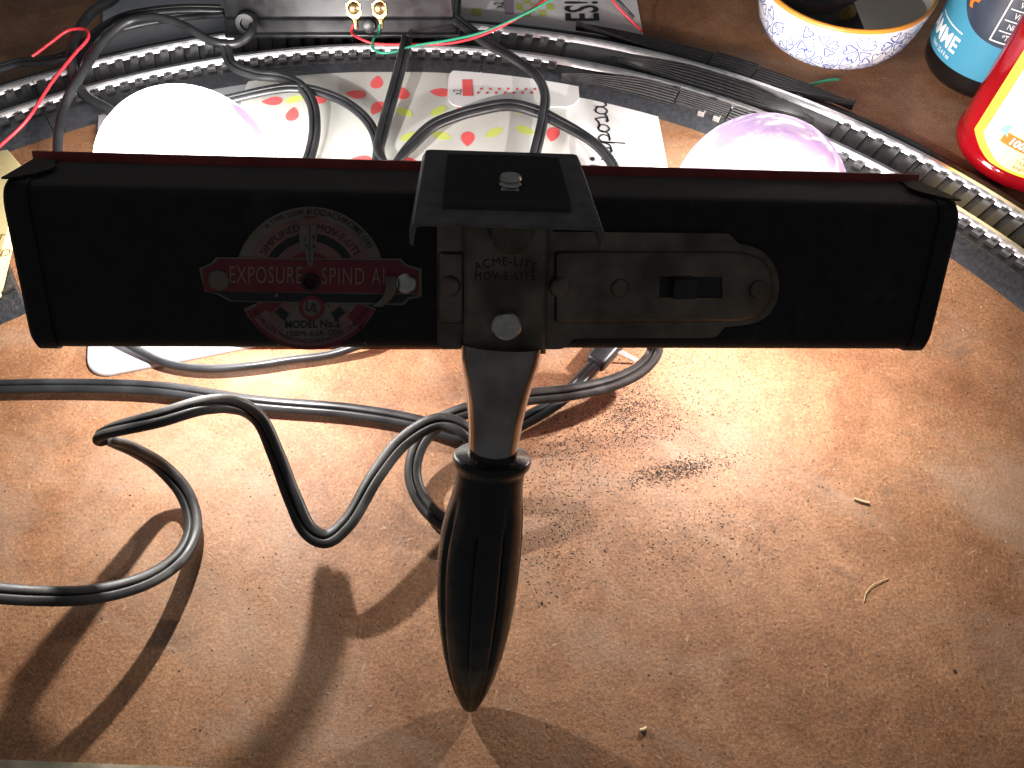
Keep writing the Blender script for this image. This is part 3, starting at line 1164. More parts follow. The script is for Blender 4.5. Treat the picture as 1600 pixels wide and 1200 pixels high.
# one sleeper, shared by all
bm = bmesh.new()
W2 = GA / 2 + .0085
prf = [(-.0040, .0), (-.0036, .0030), (.0036, .0030), (.0040, .0)]
grid_faces(bm, [[(x, y, z) for y, z in prf] for x in (-W2, -W2 + .0008, W2 - .0008, W2)])
for s in (-1, 1):
    for q in (-1, 1):
        add_box(bm, (s * GA / 2 + q * .0030, 0, .0031), (.0016, .0024, .0014), None, .0003, 1)
bmesh.ops.recalc_face_normals(bm, faces=bm.faces[:])
sl_me = bpy.data.meshes.new('sleeper')
bm.to_mesh(sl_me)
bm.free()
sl_me.materials.append(M['tie'])
sl_me.shade_smooth()
sl_me.set_sharp_from_angle(angle=math.radians(30))
PITCHT = .0128 / RC

ROAD = [(-.0475, .0003), (-.034, .0088), (-.031, .0092), (.031, .0092), (.034, .0088), (.0475, .0003)]


def track(a0, a1, label, ties, extra=None):
    mid = tp((a0 + a1) / 2, RC, 0)
    t = thing('track_section', label, 'train track', mid, 'black roadbed train track sections')
    bm = bmesh.new()
    sweep_arc(bm, a0 + .0006, a1 - .0006, ROAD)
    obj('roadbed', bm, M['roadbed'], t, smooth=25)
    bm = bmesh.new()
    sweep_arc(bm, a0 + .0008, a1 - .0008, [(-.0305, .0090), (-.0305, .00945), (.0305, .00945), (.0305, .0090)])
    obj('bed_top', bm, M['bed_shade'], t, smooth=25)
    for s in (-1, 1):
        bm = bmesh.new()
        sweep_arc(bm, a0 + .0004, a1 - .0004, rail_section(s * GA / 2))
        obj('rail', bm, M['rail'], t, smooth=30)
    for lo, hi in ties:
        n = int((hi - lo) / PITCHT)
        for i in range(n):
            a = lo + (i + .5) * (hi - lo) / n
            o = bpy.data.objects.new('sleeper', sl_me)
            C.objects.link(o)
            o.parent = t
            o.location = Vector(tp(a, RC, .0090) - mid)
            o.rotation_euler = (0, 0, math.pi / 2 - a)
    return t, mid


aA0 = ang_of(-140, 230)
aA = ang_of(66, 172)
aB = ang_of(757, 75)
aC = ang_of(1428, 262)
aD = aC + .42
track(aA0, aA, 'leftmost track section, under the red wire', [(aA0, aA)])
track(aA, aB, 'long curved track section running under the power pack', [(aA, aB)])
g0, g1 = ang_of(885, 70), ang_of(1305, 195)
tC, midC = track(aB, aC, 'track section with a ribbed rerailer crossing', [(aB, g0), (g1, aC)])
track(aC, aD, 'rightmost track section, beside the red bottle', [(aC, aD)])
# the rerailer crossing: filled bed, side ramps, centre wedge
bm = bmesh.new()
sweep_arc(bm, g0, g1, [(-GA / 2 + .0025, .0091), (-GA / 2 + .0025, .0112), (GA / 2 - .0025, .0112), (GA / 2 - .0025, .0091)])
obj('centre_fill', bm, M['plastic'], tC, smooth=25)


def ribbed(name, a0, a1, prof_in, prof_out, z0, z1, ribs, n=28):
    """plank panel between two radial outlines, with raised ribs running along the track"""
    bm = bmesh.new()
    rings = []
    for i in range(n + 1):
        t = i / n
        a = a0 + (a1 - a0) * t
        r0, r1 = prof_in(t), prof_out(t)
        ring = [tp(a, RC + r0, .0091)]
        for k in range(ribs * 4 + 1):
            f = k / (ribs * 4)
            zz = z0 + (z1 - z0) * f - (.0008 if k % 4 in (2, 3) else 0)
            ring.append(tp(a, RC + r0 + (r1 - r0) * f, zz))
        ring.append(tp(a, RC + r1, .0091 if abs(r1) < .034 else .0020))
        rings.append(ring)
    grid_faces(bm, rings)
    return obj(name, bm, M['tie'], tC, smooth=25)


gm = lambda f: g0 + (g1 - g0) * f
cw = GA / 2 - .0045
ribbed('centre_ramp', gm(.20), gm(.93), lambda t: -cw * min(1, (t / .35) ** .9 * .9 + .1, ((1 - t) / .35) ** .9 * .9 + .1),
       lambda t: cw * min(1, (t / .35) ** .9 * .9 + .1, ((1 - t) / .35) ** .9 * .9 + .1), .0150, .0150, 6)
ri, ro, roi = GA / 2 + .0035, .047, .0365
ribbed('inner_ramp', gm(.02), gm(.46), lambda t: -roi, lambda t: -(roi - (roi - ri) * min(1, .06 + (t / .75) ** .8)), .0098, .0142, 6)
ribbed('inner_ramp', gm(.465), gm(.66), lambda t: -roi * .93, lambda t: -ri, .0120, .0142, 6)
ribbed('inner_ramp', gm(.665), gm(.98), lambda t: -roi, lambda t: -(roi - (roi - ri) * min(1, .06 + ((1 - t) / .75) ** .8)), .0098, .0142, 6)
ribbed('outer_ramp', gm(.0), gm(.50), lambda t: ri + (ro - ri) * (1 - min(1, .06 + (t / .8) ** .8)), lambda t: ro, .0142, .0104, 6)
ribbed('outer_ramp', gm(.505), gm(.66), lambda t: ri, lambda t: ro * 1.04, .0146, .0112, 6)
ribbed('outer_ramp', gm(.665), gm(1.0), lambda t: ri + (ro - ri) * (1 - min(1, .06 + ((1 - t) / .8) ** .8)), lambda t: ro, .0142, .0104, 6)
for f in (.42, .56, .72, .84):
    for s in (-1, 1):
        bm = bmesh.new()
        a = gm(f + (.03 if s < 0 else 0))
        p = tp(a, RC + s * (GA / 2 + .0040), .0146)
        Mx = np.stack([[math.sin(a), math.cos(a), 0], [math.cos(a), -math.sin(a), 0], [0, 0, 1.]], 1)
        add_box(bm, p, (.0036, .0062, .0012), Mx, .0003, 1)
        obj('rail_clip', bm, M['decal_black'], tC)
for f in (.57, .63):
    bm = bmesh.new()
    a = gm(f)
    Mx = np.stack([[math.sin(a), math.cos(a), 0], [math.cos(a), -math.sin(a), 0], [0, 0, 1.]], 1)
    add_box(bm, tp(a, RC - roi * .955, .0092), (.0050, .0060, .0050), Mx, .0006, 1)
    obj('joint_tab', bm, M['rail'], tC)

# loose straight track piece peeping out at the left edge
p0, p1 = at(-120, 560, 0), at(46, 488, 0)
dv = (p1 - p0) / np.linalg.norm(p1 - p0)
nv = np.array([-dv[1], dv[0], 0])
t = thing('loose_track_piece', 'loose black roadbed piece under the manila box at the left edge', 'train track', (p0 + p1) / 2)
bm = bmesh.new()
sec = [(0, .0003), (.0125, .0085), (.0150, .0090), (.075, .0090), (.088, .0003)]
grid_faces(bm, [[q + nv * x + [0, 0, z] for x, z in sec] for q in (p0, p1)])
obj('roadbed', bm, M['roadbed'], t, smooth=20)
bm = bmesh.new()
grid_faces(bm, [[q + nv * x + [0, 0, z] for x, z in ((.0165, .0088), (.0165, .0112), (.0185, .0112), (.0185, .0088))] for q in (p0, p1 - dv * .001)])
obj('rib', bm, M['tie'], t, smooth=20)

# ------------------------------------------------------------------ packets and cards
def rrect(c, w, h, rot, r, n=6):
    out = []
    ca, sa = math.cos(rot), math.sin(rot)
    for sx, sy, a0 in ((1, 1, 0), (-1, 1, 90), (-1, -1, 180), (1, -1, 270)):
        for i in range(n + 1):
            t = math.radians(a0 + 90 * i / n)
            x, y = sx * (w / 2 - r) + r * math.cos(t), sy * (h / 2 - r) + r * math.sin(t)
            out.append(np.array([c[0] + x * ca - y * sa, c[1] + x * sa + y * ca, 0]))
    return out


def slab(bm, pts, z0, z1, rnd=.0):
    c = np.mean(pts, axis=0)
    def ins(p, d):
        v = c - p
        return p + v / np.linalg.norm(v) * d
    R_ = [[p + [0, 0, z0] for p in pts]]
    if rnd:
        for k in range(5):
            t = math.pi / 2 * k / 4
            R_.append([ins(p, rnd * (1 - math.cos(t))) + [0, 0, z1 - rnd + rnd * math.sin(t)] for p in pts])
    else:
        R_.append([p + [0, 0, z1] for p in pts])
    grid_faces(bm, R_)


# white soft-edged packet: near-left corner (143,592), left edge rises to (153,190)
A0, A1, B1 = at(143, 590, .003), at(153, 185, .003), at(610, 549, .003)
rotA = math.radians(14.3)
ex, ey = np.array([math.cos(rotA), math.sin(rotA), 0]), np.array([-math.sin(rotA), math.cos(rotA), 0])
cA = A0 + ex * .112 + ey * .23
bm = bmesh.new()
slab(bm, rrect(cA, .232, .46, rotA, .016), .0004, .0036, .0028)
o = obj('white_packet', bm, M['tray'], origin=(cA[0], cA[1], 0), smooth=50)
tag(o, 'glossy white flat packet under the left bulb', 'packet')

# printed card, right of it
rotB = math.radians(0.5)
xr, xl = .1235, -.085
cB = np.array([(xl + xr) / 2, .62, 0])
pk = thing('printed_card', 'white printed card with cursive lettering beneath the track', 'card', (cB[0], cB[1], 0))
bm = bmesh.new()
wB = xr - xl
add_plate(bm, [(xl - .012, .41, .0012), (xr + .006, .41, .0012), (xr - .004, .86, .0012), (xl - .012, .86, .0012)], (0, 0, -.0008))
obj('sheet', bm, M['white'], pk, smooth=0)
# handwriting "disposa" running away from the camera: strokes as ribbons
def ribbon(bm, pts, w, z, closed=False):
    P = spline([(x, y, 0) for x, y in pts], 6)
    T = np.gradient(P, axis=0)
    T /= np.maximum(np.linalg.norm(T, axis=1), 1e-9)[:, None]
    Nn = np.stack([-T[:, 1], T[:, 0], 0 * T[:, 0]], 1)
    rows = [[bm.verts.new(Vector(p + n * w / 2 + [0, 0, z])), bm.verts.new(Vector(p - n * w / 2 + [0, 0, z]))] for p, n in zip(P, Nn)]
    for a, b in zip(rows[:-1], rows[1:]):
        bm.faces.new((a[0], a[1], b[1], b[0]))


bm = bmesh.new()
cursive = [
    [(.9, .9), (.5, 1.0), (.1, .6), (.15, .15), (.5, 0), (.85, .35), (.95, 1.0), (1.05, 1.9), (.95, 1.2), (.95, .3), (1.15, 0), (1.4, .2), (1.6, .95), (1.6, .3), (1.75, 0), (2.0, .2), (2.4, 1.0), (2.55, .6), (2.6, .2), (2.35, 0), (2.2, .12), (2.6, .05), (2.9, .2), (3.15, .95), (3.1, 0), (3.0, -1.2)],
    [(3.03, -.3), (3.15, .7), (3.5, 1.0), (3.8, .6), (3.6, .1), (3.25, .1), (3.9, .15), (4.2, .75)],
    [(4.5, .95), (4.15, .8), (4.05, .4), (4.3, 0), (4.65, .2), (4.7, .7), (4.45, .95), (4.6, .8), (5.0, .85), (5.25, 1.05), (5.4, .6), (5.4, .15), (5.1, 0), (5.0, .15), (5.4, .05), (5.75, .2)],
    [(6.4, .85), (6.05, 1.0), (5.75, .6), (5.8, .15), (6.1, 0), (6.4, .4), (6.45, .95), (6.45, .3), (6.65, 0), (6.9, .2)],
]
cx0, cy0 = at(961, 280, 0)[:2]


def cur(x, y):
    return (cx0 - .0002 * x - y * .0100, cy0 + x * .0136)


for st in cursive:
    ribbon(bm, [cur(x, y) for x, y in st], .0016, .0016)
q = cur(1.62, 1.7)
add_lathe(bm, [(.0013, .0022), (.0017, .0022)], (q[0], q[1], 0), (0, 0, 1), 12)
obj('cursive_lettering', bm, M['ink'], pk, smooth=0)
# capital letters ES! beyond the track, read from the right
bm = bmesh.new()
q0 = at(912, 22, .0016)
def side_text(s, u, v, size, z=.0016, squash=.7, bold=.0):
    q = at(u, v, z)
    def fn(x, y):
        return (q[0] - y, q[1] + x, z)
    add_text(bm, s, fn, size, 1.0, 0, bold, squash)
side_text('ES!', 912, 17, .046, bold=.0006, squash=.62)
obj('capital_lettering', bm, M['ink'], pk, smooth=0)
bm = bmesh.new()
side_text('x2', 780, 8, .014)
obj('small_lettering', bm, M['ink'], pk, smooth=0)
def pxquad(bm, pts, z):
    bm.faces.new([bm.verts.new(Vector(at(u, v, z))) for u, v in pts])
bm = bmesh.new()
pxquad(bm, [(786, -12), (803, -12), (803, 22), (789, 22)], .0015)
obj('lilac_bar', bm, M['lilac'], pk, smooth=0)
for r in range(4):
    for k in range(5):
        if (r + k) % 2 == 0:
            u0, v0 = 806 + k * 12, -14 + r * 10
            bm = bmesh.new()
            pxquad(bm, [(u0, v0), (u0 + 11, v0), (u0 + 12, v0 + 9.5), (u0 + 1, v0 + 9.5)], .0015)
            obj('lime_check', bm, M['lime'], pk, smooth=0)
bm = bmesh.new()
pxquad(bm, [(737, 13), (752, 13), (752, 24), (736, 24)], .0015)
obj('lime_check', bm, M['lime'], pk, smooth=0)

# frosted vinyl panel with printed drops and leaves
zP = .0048
vp = thing('vinyl_panel', 'frosted vinyl panel printed with coral drops and lime leaves', 'panel', at(640, 250, 0) * [1, 1, 0])
xR, xL = .0475, -.236
bm = bmesh.new()
slab(bm, rrect(((xR + xL) / 2, .455), xR - xL, .30, math.radians(.0), .02), .0038, zP, .0008)
obj('sheet', bm, M['panel'], vp, smooth=50)


def drop(bm, u, v, size, ang, z):
    c = at(u, v, z)
    pts = []
    for i in range(22):
        t = 2 * math.pi * i / 22
        x = size * .42 * math.sin(t) * (math.sin(t / 2)) ** .7
        y = -size * .55 * math.cos(t)
        pts.append((x, -y))
    ca, sa = math.cos(ang), math.sin(ang)
    bm.faces.new([bm.verts.new(Vector((c[0] + x * ca - y * sa, c[1] + x * sa + y * ca, z))) for x, y in pts])


def leaf(bm, u, v, size, ang, z):
    c = at(u, v, z)
    ca, sa = math.cos(ang), math.sin(ang)
    pts = [(size * .58 * math.cos(t), size * .30 * math.sin(t) * abs(math.sin(t)) ** .5) for t in np.linspace(0, 2 * math.pi, 21)[:-1]]
    bm.faces.new([bm.verts.new(Vector((c[0] + x * ca - y * sa, c[1] + x * sa + y * ca, z))) for x, y in pts])


for u, v, a in ((425, 158, 95), (457, 178, 0), (556, 147, 80), (589, 169, 160), (629, 145, 20), (687, 144, 80), (731, 217, 180), (725, 168, 60), (864, 210, 170), (564, 250, 85), (640, 254, 40), (589, 128, 0), (771, 252, 0), (892, 254, 20), (498, 152, 30)):
    bm = bmesh.new()
    drop(bm, u, v, .0165, math.radians(a), zP + .0003)
    obj('coral_drop', bm, M['pink'], vp, smooth=0)
for u, v, a in ((772, 207, 40), (820, 203, -30), (632, 175, -35), (685, 173, 45), (640, 213, 30), (690, 212, -25), (460, 155, 20), (815, 172, 0)):
    bm = bmesh.new()
    leaf(bm, u, v, .0155, math.radians(a), zP + .0003)
    obj('lime_leaf', bm, M['lime'], vp, smooth=0)

# small tag on the panel, under the track edge
tg = thing('paper_tag', 'small white tag with a coral square and dotted print below the track', 'tag', at(770, 150, 0) * [1, 1, 0])
bm = bmesh.new()
xa, xb = at(700, 140, .006)[0], at(905, 150, .006)[0]
ya, yb = at(770, 167, .006)[1], at(770, 105, .006)[1]
slab(bm, rrect(((xa + xb) / 2, (ya + yb) / 2), xb - xa, yb - ya, 0, .014), zP + .0006, zP + .0014)
obj('sheet', bm, M['white'], tg, smooth=0)
bm = bmesh.new()
pxquad(bm, [(722, 124), (738, 124), (739, 150), (723, 150)], zP + .0018)
for r, vv in enumerate((139, 145)):
    for k in range(8):
        u = 747 + k * 14 + (5 if r == 0 else 0)
        pxquad(bm, [(u - 2, vv - 1.2), (u, vv - 2.2), (u + 2, vv - 1.2), (u + 2, vv + 1.2), (u, vv + 2), (u - 2, vv + 1.2)], zP + .0018)
obj('coral_print', bm, M['pink'], tg, smooth=0)
bm = bmesh.new()
side_text('x2', 715, 144, .011, z=zP + .0018)
obj('small_lettering', bm, M['ink'], tg, smooth=0)

# manila box at the left edge
P0, P1, P2 = at(22, 222, .02), at(50, 262, .02), at(24, 425, .02)
dv = np.array([.5, -1.0, 0])
dv = (P2 - at(22, 222, .02))
dv[2] = 0
dv = np.array([.155, -.95, 0])
dv /= np.linalg.norm(dv)
nv = np.array([dv[1], -dv[0], 0])
corner = at(40, 246, .02)
mb = thing('manila_box', 'flat tan cardboard box cut off by the left edge behind the movie light', 'box', corner * [1, 1, 0] + nv * .05)
bm = bmesh.new()
len_ = .135
nf = corner * [1, 1, 0]
pts = [nf + dv * .012, nf + dv * len_, nf + dv * (len_ + .03) + nv * .16, nf + nv * .16 - dv * .0, nf - dv * .012 + nv * .016]
slab(bm, pts, .0100, .0200, .0008)
obj('carton', bm, M['manila'], mb, smooth=25)
bm = bmesh.new()
q = at(3, 396, .0204)
add_text(bm, 'ED', lambda x, y: (q[0] + x, q[1] + y + x * .12, .0204), .010)
q2 = at(1, 372, .0204)
add_text(bm, 'T', lambda x, y: (q2[0] + x, q2[1] + y, .0204), .010)
obj('lettering', bm, M['brown_ink'], mb, smooth=0)

# ------------------------------------------------------------------ power pack on the track
PZ = .0168
qa, qb = at(398, 60, PZ), at(714, 62, PZ)
pp = thing('power_pack', 'black train power pack with brass terminals standing on the track', 'power pack', ((qa + qb) / 2) * [1, 1, 0] + [0, 0, PZ])
xl_, xr_ = at(352, 48, PZ + .004)[0], qb[0]
yf = qa[1]
bm = bmesh.new()
def ring(x0, x1, y0, y1, z):
    return [np.array(p) for p in ((x0, y0, z), (x1, y0, z), (x1, y1, z), (x0, y1, z))]
yb_ = yf + .11
grid_faces(bm, [ring(xl_, xr_ + .002, yf, yb_, PZ), ring(xl_, xr_ + .002, yf, yb_, PZ + .0035), ring(xl_ + .001, xr_ - .001, yf + .0025, yb_, PZ + .0040), ring(xl_ + .002, xr_ - .002, yf + .0065, yb_, PZ + .0140),
                ring(xl_ + .003, xr_ - .003, yf + .0095, yb_, PZ + .0145), ring(xl_ + .006, xr_ - .006, yf + .022, yb_ - .01, PZ + .056)])
bmesh.ops.bevel(bm, geom=bm.edges[:], offset=.0009, segments=2, affect='EDGES', profile=.5)
obj('case', bm, M['plastic'], pp, smooth=40)
def aty(u, v, Y):
    d = ray(u, v)
    return EYE + d * (Y / d[1])


bm = bmesh.new()      # strain relief boss
q = at(384, 38, PZ + .012)
add_lathe(bm, [(-.012, .0098), (.004, .0098), (.0055, .0088), (.0055, .0050), (.001, .0045)], aty(386, 36, yf + .004), (0, -1, .35), 32)
obj('strain_relief', bm, M['cord2'], pp)
bm = bmesh.new()
q = at(575, 40, PZ + .01)
add_lathe(bm, [(-.006, .0058), (.0045, .0058), (.005, .005), (.005, .0001)], aty(577, 40, yf + .004), (0, -1, .4), 32, capped=False)
obj('knob', bm, M['cord2'], pp)
for uu in (553, 593):
    x_ = at(uu, 15, PZ + .024)[0]
    bm = bmesh.new()
    nrm_ = np.array([0, -.95, .31])
    b0 = aty(uu, 12, yf + .0115)
    add_lathe(bm, [(-.003, .0065), (.001, .0065), (.0012, .0052), (.0040, .0052), (.0048, .0042), (.0052, .0001)], b0, nrm_, 6 if uu > 900 else 28, capped=False)
    tsc = obj('terminal_screw', bm, M['brass'], pp)
    bm = bmesh.new()   # spade lug with crimp barrel
    dn = np.array([0, -.31, -.95])
    sx = np.array([1., 0, 0])
    def lp(a, b, h):
        return b0 + sx * a + dn * b + nrm_ * h
    add_plate(bm, [lp(-.0062, -.004, .0012), lp(.0062, -.004, .0012), lp(.0062, .0052, .0012), lp(.0030, .0080, .0012), (lp(.0022, .0095, .0012)), lp(-.0022, .0095, .0012), lp(-.0030, .0080, .0012), lp(-.0062, .0052, .0012)], nrm_ * .0009)
    add_lathe(bm, [(.0090, .0026), (.0165, .0025)], lp(0, 0, .0022), dn, 16)
    obj('spade_lug', bm, M['brass'], tsc, smooth=30)

def wire(name, P3, material, label, w=.0024):
    path = spline(P3, 8)
    bm = bmesh.new()
    add_sweep(bm, path, prof_round(w, 8))
    return tag(obj(name, bm, material, origin=path[len(path) // 2], smooth=60), label, 'wire')


x1_, x2_ = at(553, 15, PZ + .024)[0], at(593, 15, PZ + .024)[0]
zz = PZ + .012
wire('red_wire', [aty(552, 38, yf + .003), aty(549, 49, yf - .001), at(562, 60, zz - .002), at(585, 68, zz - .004), at(640, 69, zz - .004), at(700, 68, zz), at(750, 56, .034), at(805, 30, .040), at(860, -6, .045), at(900, -40, .05)],
     M['red_wire'], 'red wire leaving the left brass terminal of the power pack')
wire('green_wire', [aty(593, 38, yf + .003), aty(592, 50, yf - .001), at(583, 62, zz - .002), at(582, 74, zz - .004), at(594, 82, zz - .004), at(615, 81, zz - .003), at(645, 72, zz), at(700, 63, zz + .004), at(755, 50, .036), at(815, 24, .042), at(866, -4, .048), at(905, -34, .052)],
     M['green_wire'], 'green wire leaving the right brass terminal of the power pack')
wire('red_wire', [at(938, -40, .03), at(952, -8, .028), at(966, 12, .022), at(984, 30, .012), at(1004, 50, .006)], M['red_wire'], 'short red wire end over the top edge of the printed card')
wire('black_wire', [at(945, -42, .032), at(959, -8, .030), at(974, 10, .025), at(990, 27, .015)], M['cord2'], 'short black wire beside the red one at the printed card', .003)
wire('green_wire', [at(1255, 135, .004), at(1275, 130, .005), at(1295, 125, .005), at(1310, 124, .004)], M['green_wire'], 'offcut of green wire between the track and the bowl', .0026)

# ------------------------------------------------------------------ bowl
BWc = np.array([.2940, .655, 0])
BR, BH = .0755, .062
bowl = thing('bowl', 'white china bowl with blue flower outlines and orange rim', 'bowl', BWc)
prof_o = [(0, .001), (0, .036), (.002, .039), (.003, .040), (.008, .052), (.016, .0625), (.026, .0688), (.038, .0722), (.050, .0742), (.0585, .0752)]
bm = bmesh.new()
add_lathe(bm, prof_o, BWc, (0, 0, 1), 72, capped=False)
obj('outer_wall', bm, M['china'], bowl, smooth=60)
bm = bmesh.new()
add_lathe(bm, [(.0585, .0720), (.050, .0708), (.036, .0680), (.022, .0620), (.013, .0530), (.009, .040), (.008, .001)], BWc, (0, 0, 1), 72, capped=False)
obj('inner_wall', bm, M['china_in'], bowl, smooth=60)
bm = bmesh.new()
add_lathe(bm, [(.0578, .0753), (.0600, .0757), (.0614, .0745), (.0614, .0730), (.0600, .0718), (.0578, .0718)], BWc, (0, 0, 1), 72, capped=False)
obj('rim', bm, M['gold_rim'], bowl, smooth=60)


def bowl_r(z):
    return np.interp(z, [a for a, r in prof_o], [r for a, r in prof_o]) + .0003


bm = bmesh.new()
def bowl_stroke(pts, w=.0011):
    P = spline([(a, z, 0) for a, z in pts], 5)
    rows = []
    T = np.gradient(P, axis=0)
    T[:, 0] *= .07
    T /= np.maximum(np.linalg.norm(T[:, :2], axis=1), 1e-9)[:, None]
    for p, t in zip(P, T):
        row = []
        for s in (-1, 1):
            a = p[0] - s * t[1] * w / 2 / .07
            z = min(max(p[1] + s * t[0] * w / 2, .0042), .056)
            r = bowl_r(z)
            row.append(bm.verts.new(Vector(BWc + [r * math.sin(a), -r * math.cos(a), z])))
        rows.append(row)
    for a, b in zip(rows[:-1], rows[1:]):
        bm.faces.new((a[0], a[1], b[1], b[0]))


fr = random.Random(4)
for row, (zc, ph) in enumerate(((.043, 0), (.023, .2), (.010, .0))):
    for k in range(-7, 8):
        ca = k * .36 + ph + fr.uniform(-.06, .06)
        cz = zc + fr.uniform(-.003, .003)
        rot0 = fr.uniform(0, 6.28)
        np_ = 5
        sc_ = fr.uniform(1.0, 1.25) * (1 if row < 2 else .7)
        for j in range(np_):
            if fr.random() < .12:
                continue
            th = rot0 + j * 2 * math.pi / np_ + fr.uniform(-.1, .1)
            pts = []
            for (rr_, dt) in ((.0015, 0), (.006, .42), (.0100, .40), (.0102, .16), (.0086, .02), (.0104, -.18), (.0098, -.40), (.006, -.44), (.0012, -.1)):
                rr_ *= sc_
                pts.append((ca + rr_ * math.cos(th + dt) / .07, cz + rr_ * math.sin(th + dt)))
            bowl_stroke(pts, fr.uniform(.0006, .0011))
obj('flower_outlines', bm, M['blue'], bowl, smooth=0)
# things lying in the bowl
t = thing('rubber_strap', 'black curved strap and flat black part lying inside the bowl', 'strap', BWc + [0, 0, .01])
bm = bmesh.new()
add_sweep(bm, spline([at(1195, -30, .045), at(1225, -4, .048), at(1260, 14, .050), at(1290, 14, .050), at(1330, -4, .052), at(1370, -30, .05)], 8), prof_round(.0095, 14))
obj('strap', bm, M['rubber'], t, smooth=60)
bm = bmesh.new()
add_plate(bm, [at(1215, 0, .034), at(1290, 44, .026), at(1354, 54, .024), at(1325, -20, .034), at(1270, -40, .04)], (0, 0, -.004))
obj('flat_part', bm, M['plastic'], t, smooth=20)
o = bpy.data.objects
bm = bmesh.new()
q = at(1326, 20, .036)
add_lathe(bm, [(-.006, .0045), (.004, .0052), (.006, .003)], q, (.3, -.5, .8), 20)
tag(obj('yellow_knob', bm, M['yellow_part'], origin=q), 'small dull yellow part inside the bowl', 'part')

# ------------------------------------------------------------------ bottles
def cyl(c, r, a, z):
    return np.array([c[0] + r * math.sin(a), c[1] - r * math.cos(a), z])


DBc, DBr = np.array([.4290, .6160, 0]), .0545
db = thing('dark_bottle', 'dark glass bottle with teal and navy label', 'bottle', DBc)
bm = bmesh.new()
add_lathe(bm, [(0, .001), (0, .046), (.002, .0505), (.006, .0535), (.012, DBr), (.20, DBr), (.235, .05), (.262, .032), (.275, .017), (.34, .0155), (.34, .001)], DBc, (0, 0, 1), 72, capped=False)
obj('glass', bm, M['glass_dark'], db, smooth=50)
bm = bmesh.new()
add_lathe(bm, [(.338, .001), (.338, .0165), (.362, .0165), (.362, .001)], DBc, (0, 0, 1), 32, capped=False)
obj('cap', bm, M['decal_black'], db, smooth=30)


def cyl_patch(bm, c, r, a0, a1, zlo, zhi, n=40, m=1):
    rows = []
    for i in range(n + 1):
        a = a0 + (a1 - a0) * i / n
        lo, hi = zlo(a), zhi(a)
        rows.append([bm.verts.new(Vector(cyl(c, r, a, lo + (hi - lo) * k / m))) for k in range(m + 1)])
    for x, y in zip(rows[:-1], rows[1:]):
        for k in range(m):
            bm.faces.new((x[k], y[k], y[k + 1], x[k + 1]))


def cyl_text(bm, c, r, s, a, z, size, squash=.8, shear=0.0, bold=0.0, space=1.0):
    add_text(bm, s, lambda x, y: cyl(c, r, a + x / r, z + y), size, space, shear, bold, squash)


# which way the bottle's label faces
cam_a = math.atan2(-DBc[0], DBc[1])
bm = bmesh.new()
cyl_patch(bm, DBc, DBr + .0003, -2.6, 2.6, lambda a: .0205, lambda a: .185, 80)
lab = obj('label', bm, M['teal'], db, smooth=60)
bm = bmesh.new()
nc = -.05
def navy_lo(a):
    t = min(1, abs((a + .3) / 1.28))
    return .0525 + .055 * (1 - math.sqrt(max(0, 1 - t ** 3)))
cyl_patch(bm, DBc, DBr + .0005, -1.57, .97, navy_lo, lambda a: .185, 60)
obj('navy_panel', bm, M['navy'], lab, smooth=60)
bm = bmesh.new()
cyl_text(bm, DBc, DBr + .0007, 'AMME', -1.52, .0375, .0185, .90, bold=.0004)
cyl_text(bm, DBc, DBr + .0007, '750ml  25.4 fl oz', -1.42, .0265, .0054, .8)
for k in range(15):
    a = -1.80 + k * .045
    cyl_patch(bm, DBc, DBr + .0007, a, a + .032, lambda x: .0490, lambda x: .0503, 2)
# nutrition panel
a0 = -.74
cyl_patch(bm, DBc, DBr + .0007, a0, a0 + .018, lambda x: .0575, lambda x: .14, 2)
cyl_patch(bm, DBc, DBr + .0007, a0, a0 + .8, lambda x: .0565, lambda x: .0575, 16)
for k, tx in enumerate(('*Total', 'Niacin', 'Vitam', 'Vitam', 'Calcium')):
    z = .0615 + k * .0092
    cyl_text(bm, DBc, DBr + .0007, tx, a0 + .26, z, .0066, .8)
    cyl_patch(bm, DBc, DBr + .0007, a0 + .06, a0 + .7, lambda x: z + .0042, lambda x: z + .0050, 12)
cyl_patch(bm, DBc, DBr + .0007, a0 + .06, a0 + .7, lambda x: .1075, lambda x: .1120, 12)
obj('white_lettering', bm, M['label_white'], lab, smooth=60)
bm = bmesh.new()
for pts, w in ((((-1.27, .094), (-1.24, .086), (-1.22, .079), (-1.26, .075), (-1.23, .071)), .0035), (((-1.14, .092), (-1.15, .083), (-1.18, .077)), .003)):
    P = spline([(a, z, 0) for a, z in pts], 5)
    for x, y in zip(P[:-1], P[1:]):
        vs = [cyl(DBc, DBr + .0008, x[0] - w / DBr / 2, x[1]), cyl(DBc, DBr + .0008, x[0] + w / DBr / 2, x[1]), cyl(DBc, DBr + .0008, y[0] + w / DBr / 2, y[1]), cyl(DBc, DBr + .0008, y[0] - w / DBr / 2, y[1])]
        bm.faces.new([bm.verts.new(Vector(q)) for q in vs])
obj('orange_swirl', bm, M['orange'], lab, smooth=60)

RBc, RBr = np.array([.4255, .5050, 0]), .0555
rb = thing('red_bottle', 'red juice bottle with bright yellow label at the right edge', 'bottle', RBc)
bm = bmesh.new()
add_lathe(bm, [(0, .001), (0, .046), (.002, .0515), (.005, .0545), (.009, .0560), (.0125, .0560), (.0145, .0545), (.0158, .0540), (.0175, .0545), (.021, .0552), (.03, RBr), (.17, RBr), (.21, .048), (.24, .030), (.25, .020), (.28, .019), (.28, .001)], RBc, (0, 0, 1), 80, capped=False)
obj('body', bm, M['red_juice'], rb, smooth=50)
bm = bmesh.new()
add_lathe(bm, [(.278, .001), (.278, .0215), (.30, .0215), (.30, .001)], RBc, (0, 0, 1), 40, capped=False)
obj('cap', bm, M['orange'], rb, smooth=30)


